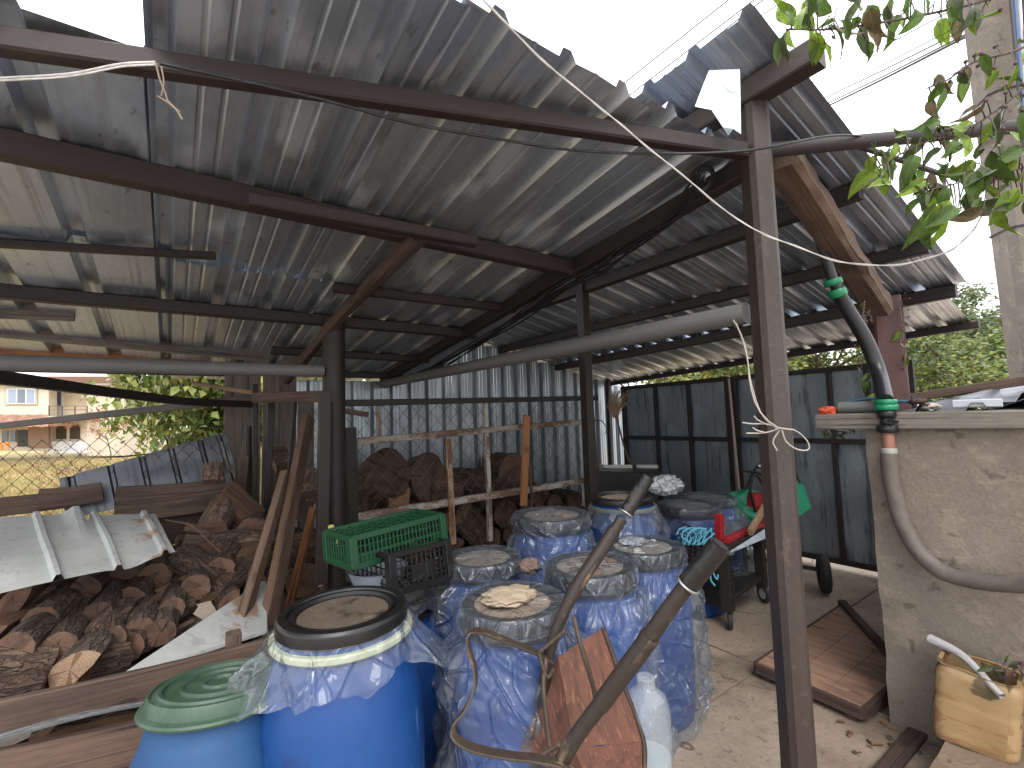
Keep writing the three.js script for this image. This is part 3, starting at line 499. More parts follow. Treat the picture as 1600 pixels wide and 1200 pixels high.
// ---------------------------------------------------------------- concrete outbuilding at the right
{
  const t = thing('concrete_outbuilding', 'low concrete outbuilding at the right with a grey timber along its roof edge', 'outbuilding', W(3.4, 0, 0));
  const g = new THREE.BoxGeometry(1.6, 1.40, 2.4, 40, 40, 60); const p = g.attributes.position;
  for (let i = 0; i < p.count; i++) { const x = p.getX(i), y = p.getY(i), z = p.getZ(i); const n = 0.006 * fbm3(x * 3, y * 3, z * 3, 3); if (x < -0.79) p.setX(i, x + n); if (z < -1.19) { p.setZ(i, z + n * 1.5); } }
  g.scale(1.4, 1, 1); g.translate(2.765 + 1.12, 0.70, -(0.86 - 1.2)); g.computeVertexNormals();
  part('wall', boxUV(g), M.plaster, t);
  part('roof_beam', sweep(rect(0.13, 0.078, 0.006), Array.from({ length: 9 }, (_, i) => W(2.79, 1.424 + 0.002 * Math.sin(i), 1.06 - i * 0.3)), { up: V(0, 1, 0), jitter: 0.06 }), M.greyWood, t);
  const zincDark = tinted(M.galvanized, [0.28, 0.27, 0.28]);
  const corr = (a0, a1, b0, b1, h, ph, m) => part('roof_sheet', sheet(ribs(a0, a1, { period: 0.17, foot: 0.075, top: 0.035, rise: 0.036, phase: ph, lines: 0 }), 6, (u, w, v) => W(mix(b0, b1, v), h + v * 0.075 + w, u), 1.2), m, t);
  corr(-1.4, 0.74, 2.735, 4.2, 1.462, 0.28, zincDark); corr(-0.9, 0.50, 2.83, 4.1, 1.497, 0.31, zincDark);
  part('roof_board', bar(atB(1425, 621, 3.35), atB(1620, 592, 3.35), 0.03, 0.045, {}), M.brownWood, t);
}

// ---------------------------------------------------------------- barrels
// plastic film: a surface turned about the barrel's axis, creased and crumpled
const crease = (x, y, z) => 1 - Math.abs(N3(x, y, z)) * 2.6;
function film(profile, nT, nS, { amp = 0.012, hem = null, flare = null, k = 0, from = 0 }) {
  const cum = [0]; for (let i = 1; i < profile.length; i++) cum.push(cum[i - 1] + Math.hypot(profile[i][0] - profile[i - 1][0], profile[i][1] - profile[i - 1][1]));
  const total = cum[cum.length - 1], sd = Math.floor(k * 10) + 1;
  const at = s => { s = clamp(s, 0, total); let i = 1; while (i < cum.length - 1 && cum[i] < s) i++; const f = (s - cum[i - 1]) / Math.max(1e-6, cum[i] - cum[i - 1]); return [0, 1, 2].map(c => mix(profile[i - 1][c] ?? 0, profile[i][c] ?? 0, f)); };
  const pos = [], uv = [], idx = [];
  for (let j = 0; j <= nS; j++) for (let i = 0; i <= nT; i++) {
    const th = (i % nT) / nT * 2 * Math.PI, end = hem ? hem(th) : total, s = from + (end - from) * j / nS;
    let [r, y, w] = at(s); const c = Math.cos(th), n = Math.sin(th), turn = th / 6.28318;
    const wx = 0.045 * N3(c * 1.6 + k, s * 5, n * 1.6) + 0.02 * N3(c * 4, s * 12, n * 4 + k), wy = 0.07 * N3(c * 1.6, s * 5 + k, n * 1.6);
    const sh = 0.25 * N3(c * 0.8 + k, s * 1.5, n * 0.8); // folds lean this way and that
    const f1 = facet((turn + wx + sh * s) * 9, (s + wy) * 5, 9, sd), f2 = facet((turn + wx * 1.4 - sh * s * 1.3) * 21, (s + wy) * 9, 21, sd + 7), f3 = facet((turn + wx * 2 + sh * s * 2) * 46, (s + wy * 1.5) * 26, 46, sd + 13);
    const gather = facet((turn + wx * 0.4) * 64, s * 2.5, 64, sd + 23); // pleats under the ring
    const pl = Math.exp(-((((s - from) - 0.3) / 0.12) ** 2));
    const d = amp * w * (1.7 * f1 + 1.5 * f2 + 0.5 * f3 + 0.9 * pl * gather - 1.1);
    const over = flare ? flare(th, (s - from) / Math.max(0.01, end - from)) : 0;
    r = Math.max(0.001, r + Math.max(d, -0.003) + over); if (r < 0.17) y += amp * w * (0.6 * f1 + 0.7 * f2 - 0.8); else y += 0.25 * d;
    pos.push(r * c, y, r * n); uv.push(i / nT * 1.0 + k * 0.37, s);
  }
  for (let j = 0; j < nS; j++) for (let i = 0; i < nT; i++) { const a = j * (nT + 1) + i, b = a + 1, d = a + nT + 1; idx.push(a, b, d + 1, a, d + 1, d); }
  const g = new THREE.BufferGeometry(); g.setAttribute('position', new THREE.Float32BufferAttribute(pos, 3)); g.setAttribute('uv', new THREE.Float32BufferAttribute(uv, 2)); g.setIndex(idx); g.computeVertexNormals(); return g;
}
const toEye = (p) => Math.atan2(EYE.z - p.z, EYE.x - p.x);         // bearing of the viewer from a barrel, as x = cos, z = sin
function barrelBody(R, H, rb) { // rb: widest radius
  return lathe([[0.001, 0], [rb * 0.86, 0], [rb * 0.93, 0.02], [rb * 0.955, 0.05], [rb, H * 0.3], [rb, H * 0.62], [rb * 0.985, H * 0.72], [rb * 0.93, H * 0.80], [rb * 0.86, H * 0.855], [R * 0.98, H * 0.885], [R * 0.95, H * 0.90], [R * 0.95, H - 0.02], [R * 0.96, H - 0.012], [R * 0.90, H - 0.012], [R * 0.9, H - 0.05], [0.001, H - 0.05]], 56);
}
const lidShape = (R, y) => lathe([[0.001, y - 0.018], [R * 0.70, y - 0.018], [R * 0.73, y - 0.014], [R * 0.745, y - 0.004], [R * 0.79, y - 0.003], [R * 0.80, y - 0.010], [R * 0.83, y - 0.010], [R * 0.85, y], [R * 0.96, y], [R * 0.99, y - 0.006], [R, y - 0.012], [R, y - 0.042], [R * 0.97, y - 0.046], [R * 0.92, y - 0.046]], 64);
const ringShape = (R, y, h = 0.022) => lathe([[R * 0.96, y], [R * 1.03, y], [R * 1.05, y - h * 0.2], [R * 1.05, y - h * 0.8], [R * 1.03, y - h], [R * 0.96, y - h], [R * 0.96, y]], 64);
const group = 'blue plastic barrels standing in the shed';
function baggedBarrel(px, py, top, width, label, o = {}) {
  const c = atH(px, py, top), d = depthOf(c), R = o.R || 0.5 * width * d / FOCAL * 0.94, H = top - 0.004, rb = o.rb || R * 1.17;
  const t = thing('plastic_barrel', label, 'barrel', V(c.x, 0, c.z), 0);
  own('body', barrelBody(R, H, rb), o.body || M.bluePlastic, t);
  own('lid', lidShape(R * 1.01, H), M.blackPlastic, t);
  const topDisc = new THREE.CircleGeometry(R * 0.8, 40, 0, 6.283); topDisc.rotateX(-Math.PI / 2);
  { const p = topDisc.attributes.position; for (let i = 0; i < p.count; i++) p.setY(i, H - 0.006 + 0.003 * N3(p.getX(i) * 20, p.getZ(i) * 20, px)); }
  own('litter', boxUV(topDisc), o.litter || M.litter, t);
  if (o.debris) { const bits = []; for (let i = 0; i < o.debris; i++) { const a = rr(0, 6.28), q = R * 0.7 * Math.sqrt(rnd()); bits.push(crumple(V(q * Math.cos(a), H - 0.008, q * Math.sin(a)), rr(0.012, 0.035), rr(0.006, 0.012), rr(0.012, 0.03), i * 3.1 + px, 10)); } own('debris', mergeGeometries(bits), o.bits, t).userData.kind = 'stuff'; }
  const pr = [[0.002, H + 0.004, 0.5], [R * 0.6, H + 0.003, 0.55], [R * 0.93, H + 0.006, 0.25], [R * 1.02, H + 0.006, 0.15], [R * 1.05, H - 0.012, 0.35], [R * 1.06, H - 0.05, 0.5], [R * 1.05, H - 0.068, 0.4], [R * 1.03, H - 0.085, 0.3], [R * 1.05, H - 0.10, 0.6], [R * 1.15, H - 0.15, 1], [rb * 1.07, H * 0.72, 1.2], [rb * 1.13, H * 0.5, 1.5], [rb * 1.15, H * 0.25, 1.7], [rb * 1.10, 0.02, 1.7]];
  const f = film(pr, 260, 150, { amp: o.amp || 0.026, k: px * 0.13, hem: o.hem && (th => o.hem(th, toEye(c))) });
  own('film', f, o.film || M.film, t);
  if (o.ring !== false) own('clamp_ring', ringShape(R * 0.985, H - 0.052, 0.02), M.blackPlastic, t);
  return t;
}
baggedBarrel(800, 936, 0.90, 168, 'blue barrel in clear film with crumpled brown paper on its sunken lid, beside the wheelbarrow', { litter: tinted(M.litter, [1.25, 1.05, 0.85]) });
baggedBarrel(754, 868, 0.86, 122, 'film wrapped blue barrel with sagging grey top, right of the black crate', { debris: 6, bits: plain([0.3, 0.2, 0.12], 0.9) });
baggedBarrel(921, 880, 0.90, 145, 'film wrapped blue barrel with brown debris on top, behind the raised wheelbarrow handles', { debris: 26, bits: plain([0.17, 0.10, 0.07], 0.9) });
baggedBarrel(861, 802, 0.95, 121, 'film wrapped blue barrel nearest the wire fence, in front of the orange plank', { debris: 9, bits: plain([0.28, 0.2, 0.14], 0.9), litter: tinted(M.litter, [1.1, 1.08, 1.05]) });
baggedBarrel(1004, 851, 0.82, 122, 'film wrapped blue barrel with white scraps on top, nearest the open floor', { debris: 16, bits: plain([0.42, 0.41, 0.37], 0.8), litter: tinted(M.litter, [1.3, 1.3, 1.3]) });
baggedBarrel(1075, 787, 0.78, 94, 'blue barrel far right in the back row with a flat film covered lid', { litter: tinted(M.litter, [0.95, 1, 1.1]), hem: () => 0.42 });
baggedBarrel(1105, 774, 0.78, 80, 'film draped barrel hardest against the gate, rearmost of the row', { litter: tinted(M.litter, [0.9, 0.95, 1.05]) });
{ // the barrel behind the near one: only film shows, under the crates
  baggedBarrel(606, 925, 0.72, 160, 'blue barrel tucked behind the near one and under the two crates', { rb: 0.245, hem: (th, e) => 0.40 + 0.14 * Math.sin(th * 3 + 1) });
}
{ // near barrel with the black lid over a ragged skirt of film
  const c = atH(537, 948, 0.93), d = depthOf(c), R = 0.5 * 200 * d / FOCAL, H = 0.93, rb = R * 1.2;
  const t = thing('plastic_barrel', 'bright blue barrel in front with a dusty black lid, cream ring and ragged film skirt', 'barrel', V(c.x, 0, c.z));
  own('body', barrelBody(R, H - 0.01, rb), M.bluePlastic, t);
  const lid = own('lid', lidShape(R * 0.97, H), M.blackPlastic, t);
  const disc = new THREE.CircleGeometry(R * 0.675, 48); disc.rotateX(-Math.PI / 2); disc.translate(0, H - 0.0165, 0); own('dust', boxUV(disc), M.dustyLid, lid);
  own('clamp_ring', ringShape(R, H - 0.055, 0.022), M.cream, t);
  const e = toEye(c), bump = (th, at, w) => { let x = Math.abs(((th - at + 9.42478) % 6.28319) - Math.PI); return Math.exp(-(x / w) * (x / w)); };
  // measured on the picture, bearings turn to the left of the viewer's line with +
  const hem = th => 0.122 + 0.09 * bump(th, e + 1.2, 0.3) + 0.03 * bump(th, e + 0.5, 0.3) + 0.03 * bump(th, e - 0.2, 0.2) - 0.02 * bump(th, e - 0.7, 0.3) + 0.11 * bump(th, e - 1.45, 0.4) + 0.05 * bump(th, e + 2.2, 0.5) + 0.02 * N3(Math.cos(th) * 6, Math.sin(th) * 6, 2);
  const pr = [[R * 0.9, H - 0.03, 0.1], [R * 1.0, H - 0.045, 0.1], [R * 1.055, H - 0.062, 0.15], [R * 1.06, H - 0.08, 0.3], [R * 1.12, H - 0.12, 0.8], [rb * 1.06, H - 0.2, 1], [rb * 1.10, H - 0.3, 1.2], [rb * 1.12, H - 0.5, 1.4], [rb * 1.12, H - 0.8, 1.4]];
  own('film', film(pr, 320, 90, { amp: 0.02, k: 3.3, hem, flare: (th, s) => s * s * (0.02 * Math.sin(th * 9 + 2) + 0.03 * bump(th, e + 1.25, 0.35) + 0.12 * bump(th, e - 1.45, 0.4) + 0.03 * bump(th, e + 1.9, 0.35)) }), M.filmMilky, t);
}
{ // green lidded barrel at the lower left
  const c = atH(318, 1074, 0.74), d = depthOf(c), R = 0.5 * 208 * d / FOCAL, H = 0.74;
  const t = thing('plastic_barrel', 'darker blue barrel at the lower left under a green lid with raised rings', 'barrel', V(c.x, 0, c.z));
  own('body', barrelBody(R * 0.93, H - 0.02, R * 1.08), M.tealPlastic, t);
  const y = H; own('lid', lathe([[0.001, y - 0.010], [R * 0.2, y - 0.010], [R * 0.215, y - 0.002], [R * 0.245, y - 0.001], [R * 0.26, y - 0.009], [R * 0.47, y - 0.010], [R * 0.485, y - 0.002], [R * 0.52, y - 0.001], [R * 0.535, y - 0.010], [R * 0.72, y - 0.011], [R * 0.735, y - 0.001], [R * 0.78, y], [R * 0.80, y - 0.006], [R * 0.86, y - 0.010], [R * 0.875, y - 0.004], [R * 0.90, y - 0.004], [R * 0.92, y - 0.012], [R * 0.935, y - 0.035], [R * 1.0, y - 0.040], [R * 1.015, y - 0.046], [R * 1.0, y - 0.052], [R * 0.9, y - 0.052]], 72), M.greenLid, t);
  const right = V(1, 0, 0).applyQuaternion(camera.quaternion).setY(0).normalize(); t.quaternion.setFromAxisAngle(right, -0.13); const back = right.clone().cross(V(0, 1, 0)).normalize(); if (back.dot(c.clone().sub(EYE)) < 0) back.negate(); t.position.addScaledVector(back, -0.096).addScaledVector(right, 0.055); t.position.y = 0.03; // it leans back a little
}
{ // barrel with a black lid left of the back row
  const c = atH(972, 777, 0.92), d = depthOf(c), R = 0.5 * 98 * d / FOCAL, H = 0.92, rb = R * 1.12;
  const t = thing('plastic_barrel', 'blue barrel in the back row with a loose flat black lid and grey ring', 'barrel', V(c.x, 0, c.z));
  own('body', barrelBody(R * 0.95, H - 0.02, rb), M.bluePlastic, t);
  const lid = own('lid', lidShape(R * 0.95, H + 0.015), M.blackPlastic, t); const disc2 = new THREE.CircleGeometry(R * 0.66, 40); disc2.rotateX(-Math.PI / 2); disc2.translate(0, H - 0.0015, 0); own('dust', boxUV(disc2), tinted(M.litter, [1.2, 1.15, 1.1]), lid);
  own('clamp_ring', ringShape(R, H - 0.045, 0.03), plain([0.16, 0.18, 0.17], 0.5), t);
  const e = toEye(c);
  const pr = [[R * 0.9, H - 0.05, 0.1], [R * 1.06, H - 0.065, 0.2], [R * 1.08, H - 0.12, 0.8], [rb * 1.08, H - 0.25, 1.2], [rb * 1.12, H - 0.6, 1.4]];
  own('film', film(pr, 200, 60, { amp: 0.016, k: 8.1, hem: th => 0.20 + 0.09 * Math.sin(2 * (th - e) + 2.6) + 0.02 * N3(Math.cos(th) * 5, 0, Math.sin(th) * 5), flare: (th, s) => 0.03 * s }), M.filmMilky, t);
}
function crumple(c, sx, sy, sz, k, res = 40) { // a crushed plastic bag
  const g = new THREE.SphereGeometry(1, res, Math.round(res * 0.7)), p = g.attributes.position;
  for (let i = 0; i < p.count; i++) { const x = p.getX(i), y = p.getY(i), z = p.getZ(i), f = 0.72 + 0.22 * crease(x * 1.7 + k, y * 1.7, z * 1.7) + 0.13 * crease(x * 4 + k, y * 4, z * 4) + 0.05 * N3(x * 11, y * 11 + k, z * 11); p.setXYZ(i, c.x + x * f * sx, Math.max(c.y, c.y + sy * (0.45 + y * f * 0.6)), c.z + z * f * sz); }
  g.computeVertexNormals(); return g;
}
single('plastic_bag', crumple(atH(1040, 772, 0.92), 0.17, 0.13, 0.11, 3), tinted(M.filmMilky, [0.85, 0.84, 0.8], { transmission: 0.35 }), 'crumpled whitish plastic bag lying on the back barrels', 'bag');
single('paper_scrap', crumple(atH(796, 938, 0.892), 0.10, 0.035, 0.085, 7), plain([0.36, 0.28, 0.2], 0.8), 'crumpled brown paper scrap on the lid of the barrel beside the wheelbarrow', 'paper');
single('plastic_bag', crumple(atH(988, 850, 0.812), 0.09, 0.03, 0.07, 12), tinted(M.filmMilky, [0.85, 0.85, 0.82], { transmission: 0.3 }), 'whitish scrap of film heaped on the front right barrel', 'bag');
single('clod', crumple(atD(828, 895, 2.0), 0.05, 0.06, 0.05, 17), plain([0.16, 0.11, 0.09], 0.9), 'small brown clod wedged between three wrapped barrels', 'clod');

// ---------------------------------------------------------------- crates
// built between four corners of one long side: the crate's own frame from an origin and three edge vectors
function crate(name, o, ex, ey, ez, mat, label, { nx, ny, nz, floor, solid }) {
  const t = thing(name, label, 'crate', o.clone());
  const P = (x, y, z) => o.clone().addScaledVector(ex, x).addScaledVector(ey, y).addScaledVector(ez, z);
  const r = (a, b, w, h) => bar(P(...a), P(...b), w, h, { c: 0.002, up: ey.clone().normalize().lerp(ex.clone().normalize(), Math.abs(a[1] - b[1]) > 0.01 ? 0.999 : 0).normalize() });
  const side = (z, n, axis) => {
    const g = [], Q = (u, y) => axis ? [z, y, u] : [u, y, z];
    for (let i = 0; i <= n; i++) { const u = i / n; g.push(r(Q(u, 0.02), Q(u, 0.98), 0.007, 0.005)); }
    for (let j = 1; j < ny; j++) g.push(r(Q(0, j / ny), Q(1, j / ny), 0.006, 0.005));
    for (const y of [0.02, 0.98]) g.push(r(Q(0, y), Q(1, y), 0.016, 0.024));
    part('side_panel', mergeGeometries(g), mat, t);
  };
  side(0, nx, false); side(1, nx, false); side(0, nz, true); side(1, nz, true);
  for (const x of [0.01, 0.99]) for (const z of [0.01, 0.99]) part('corner_post', r([x, 0, z], [x, 1.03, z], 0.032, 0.032), mat, t);
  const g = []; for (let i = 0; i <= nx * 0.7; i++) {} for (let i = 0; i <= nx * 0.4; i++) g.push(r([Math.min(1, i / Math.floor(nx * 0.4)), floor, 0], [Math.min(1, i / Math.floor(nx * 0.4)), floor, 1], 0.009, 0.006)); for (let i = 0; i <= nz; i += 2) g.push(r([0, floor, i / nz], [1, floor, i / nz], 0.009, 0.007));
  for (let i = -3; i < 8; i++) { const a = [clamp(i / 6), floor, clamp(-i / 6 * 1.0)], b = [clamp(i / 6 + 0.5), floor, clamp(0.9 - i * 0.0)]; if (i >= 0 && i < 6) g.push(r(a, b, 0.008, 0.006)); }
  part('base_grid', mergeGeometries(g), mat, t);
  if (solid) for (const [z, x0, x1, y0, y1] of solid) part('end_plate', slab([P(x0, y0, z), P(x1, y0, z), P(x1, y1, z), P(x0, y1, z)], ez.clone().normalize().multiplyScalar(0.004)), mat, t);
  return t;
}
{ // black crate standing on a barrel, its side towards the viewer
  const o = atD(614, 930, 1.80), x = atD(704, 901, 2.03), y = atD(609, 868, 1.83); const ex = x.clone().sub(o), ey = y.clone().sub(o), ez = V(-ex.z, 0, ex.x).normalize().multiplyScalar(-0.30); if (ez.z > 0) ez.negate();
  crate('black_crate', o, ex, ey, ez, M.blackPlastic, 'black slatted plastic crate resting on the barrel behind the near one', { nx: 12, ny: 5, nz: 9, floor: 0.03, solid: [[-0.01, 0.34, 0.72, 0.18, 0.62]] });
}
{ // green crate upside down on top
  const o = atD(552, 889, 1.78), x = atD(695, 844, 2.12), y = atD(548, 842, 1.80); const ex = x.clone().sub(o), ey = y.clone().sub(o), ez = V(-ex.z, 0, ex.x).normalize().multiplyScalar(-0.20); if (ez.z > 0) ez.negate();
  crate('green_crate', o, ex, ey, ez, M.greenPlastic, 'green plastic crate lying upside down on the black crate', { nx: 24, ny: 3, nz: 10, floor: 0.98, solid: [[0.02, 0, 0.22, 0.0, 0.3], [0.02, 0.86, 1, 0.0, 0.3], [0.01, 0, 1, 0.30, 0.42]] });
  single('plastic_tray', lathe([[0.001, 0], [0.10, 0], [0.12, 0.05], [0.125, 0.052], [0.118, 0.05], [0.1, 0.006], [0.001, 0.006]], 32).translate(...atD(590, 905, 1.95).toArray()), plain([0.25, 0.28, 0.33], 0.35), 'grey plastic tray inside the black crate under the green one', 'tray');
  single('yellow_stick', bar(atD(517, 822, 2.6), atD(526, 852, 2.5), 0.03, 0.02), plain([0.55, 0.48, 0.12], 0.6), 'yellow stick end behind the green crate beside the round post', 'stick');
}

// ---------------------------------------------------------------- wheelbarrow, stood on its nose
{
  const t = thing('wheelbarrow', 'rusty wheelbarrow stood on end against the barrels, its two black grips in the air', 'wheelbarrow', atH(900, 1230, 0.05).setY(0));
  const D = (x, y, d) => atD(x, y, d);
  const h1 = smoothPath([D(832, 1215, 1.34), D(852, 1060, 1.33), D(862, 1005, 1.33), D(893, 932, 1.34), D(945, 850, 1.37), D(985, 790, 1.39), D(1012, 745, 1.40)], 40);
  const h2 = smoothPath([D(872, 1200, 1.02), D(905, 1145, 1.01), D(950, 1085, 0.99), D(1010, 1003, 0.96), D(1068, 922, 0.93), D(1125, 852, 0.90)], 40);
  part('handle', sweep(ring(0.0168, 12), h1.slice(0, 32), { jitter: 0.12, crease: 1 }), M.muddySteel, t); part('handle', sweep(ring(0.0168, 12), h2.slice(0, 34), { jitter: 0.12, crease: 1 }), M.muddySteel, t);
  part('handle_sleeve', sweep(ring(0.0195, 12), h1.slice(20, 30), { jitter: 0.1, crease: 1 }), M.muddySteel, t); part('handle_sleeve', sweep(ring(0.0195, 12), h2.slice(14, 26), { jitter: 0.1, crease: 1 }), M.muddySteel, t);
  part('grip', tube(h1.slice(32), 0.0205, 16), M.blackPlastic, t); part('grip', tube(h2.slice(33), 0.0215, 16), M.blackPlastic, t);
  for (const h of [h1[32], h2[33]]) { const g = new THREE.TorusGeometry(0.0225, 0.003, 8, 28), dir = (h === h1[32] ? h1[34].clone().sub(h1[32]) : h2[35].clone().sub(h2[33])).normalize(); g.lookAt(dir); g.translate(h.x, h.y, h.z); part('clamp', g, plain([0.35, 0.34, 0.33], 0.35, { metalness: 0.9 }), t); }
  part('grip_hole', tube([h2[40].clone().addScaledVector(h2[40].clone().sub(h2[39]).normalize(), -0.002), h2[40].clone().addScaledVector(h2[40].clone().sub(h2[39]).normalize(), 0.003)], 0.016, 16), plain([0.008, 0.008, 0.008], 0.9), t);
  // leg hoop of flat steel
  const leg = smoothPath([D(862, 1032, 1.32), D(846, 1023, 1.31), D(790, 1000, 1.27), D(748, 986, 1.24), D(733, 992, 1.22), D(732, 1012, 1.21), D(741, 1040, 1.20), D(742, 1070, 1.17), D(728, 1105, 1.13), D(712, 1130, 1.1), D(710, 1148, 1.08), D(730, 1165, 1.06), D(790, 1180, 1.03), D(840, 1186, 1.01), D(880, 1196, 1.0), D(905, 1215, 1.0)], 90);
  const axis = D(900, 1000, 1.0).sub(D(900, 1000, 1.35)).normalize().multiplyScalar(1).add(V(0, -0.35, 0)).normalize();
  part('leg_hoop', sweep(rect(0.006, 0.03, 0.0015), leg, { up: axis, jitter: 0.05 }), tinted(M.muddySteel, [1.8, 1.75, 1.7]), t);
  // rusty pan: a folded trough of thin steel, rolled rim on the right
  const A0 = D(872, 1026, 1.34), A1 = D(942, 980, 1.42), B0 = D(810, 1176, 1.32), F = D(897, 1170, 1.16), C1 = D(1005, 1158, 1.30), G0 = D(850, 1232, 1.30), G1 = D(925, 1240, 1.12), G2 = D(1006, 1215, 1.26);
  const thick = V(0.001, 0.001, -0.002);
  const quad = (a, b, c, d, k) => sheet(Array.from({ length: 13 }, (_, i) => [i / 12, 0]), 12, (u, w, v) => { const p = a.clone().lerp(b, u).lerp(d.clone().lerp(c, u), v); p.z += 0.004 * N3(u * 3 + k, v * 3, k); p.y += 0.003 * N3(u * 4, v * 4 + k, 2); return p; }, 0.4);
  const pan = part('pan', mergeGeometries([quad(A0, A1, C1, F, 1), quad(B0, A0, F, B0.clone().lerp(F, 0.5).add(V(0, -0.04, 0)), 2), quad(F, C1, G2, G1, 3), quad(B0.clone().lerp(F, 0.5).add(V(0, -0.04, 0)), F, G1, G0, 4)]), M.rust, t);
  part('rim', tube(smoothPath([A1, A1.clone().lerp(C1, 0.5), C1, G2], 20), 0.0075, 8, { jitter: 0.1 }), tinted(M.muddySteel, [1.1, 0.9, 0.8]), t);
  const rod = (...q) => part('rod', tube(smoothPath(q, 16), 0.0062, 7, { jitter: 0.25 }), tinted(M.muddySteel, [1.9, 1.8, 1.7]), t);
  rod(D(897, 965, 1.30), D(908, 1010, 1.24), D(922, 1055, 1.16), D(934, 1106, 1.02)); rod(D(853, 1030, 1.30), D(849, 1065, 1.26), D(852, 1110, 1.2), D(861, 1185, 1.1)); rod(D(848, 1178, 1.06), D(870, 1166, 1.06), D(888, 1158, 1.05)); rod(D(842, 1020, 1.30), D(860, 1005, 1.30), D(884, 984, 1.30)); rod(D(842, 1020, 1.29), D(848, 1042, 1.28), D(856, 1058, 1.27), D(866, 1044, 1.27));
  // wheel at the foot, below the picture
  const w = new THREE.TorusGeometry(0.16, 0.04, 12, 40); w.rotateY(0.9); const wc = D(900, 1420, 1.25); wc.y = Math.max(0.2, wc.y); w.translate(wc.x, wc.y, wc.z); part('tyre', w, M.blackPlastic, t);
}
{ // clear bottle between the wheelbarrow and the barrel
  const c = atD(1013, 1140, 1.36), t = thing('water_bottle', 'large clear plastic bottle half full of cloudy water beside the wheelbarrow pan', 'bottle', V(c.x, 0.18, c.z)); const top = atD(1010, 1066, 1.36).y - 0.18;
  const r = 0.064, pr = [[0.001, 0.002], [r * 0.85, 0], [r, 0.015]]; for (let i = 0; i < 12; i++) { const y = 0.03 + i * 0.019; pr.push([r, y], [r * 1.0, y + 0.008], [r * 0.965, y + 0.012], [r, y + 0.016]); }
  pr.push([r, top - 0.085], [r * 0.96, top - 0.065], [r * 0.84, top - 0.042], [r * 0.6, top - 0.028], [0.027, top - 0.02], [0.022, top - 0.01], [0.024, top]);
  own('body', lathe(pr, 40), M.bottle, t); own('cap', lathe([[0.001, top + 0.012], [0.024, top + 0.012], [0.026, top + 0.008], [0.026, top - 0.012], [0.024, top - 0.014]], 28), M.bottle, t);
  own('water', lathe([[0.001, 0.006], [r * 0.9, 0.006], [r * 0.94, 0.02], [r * 0.94, top * 0.62], [0.001, top * 0.62]], 32), new THREE.MeshPhysicalMaterial({ color: new THREE.Color().setRGB(0.6, 0.66, 0.66), roughness: 0.15, transmission: 0.5, thickness: 0, ior: 1.33, side: THREE.DoubleSide }), t);
  const st = thing('grey_block', 'grey block under the clear bottle', 'block', V(c.x, 0, c.z)); own('block', boxUV(new THREE.BoxGeometry(0.2, 0.18, 0.14)).translate(0, 0.09, 0), M.plaster, st);
}

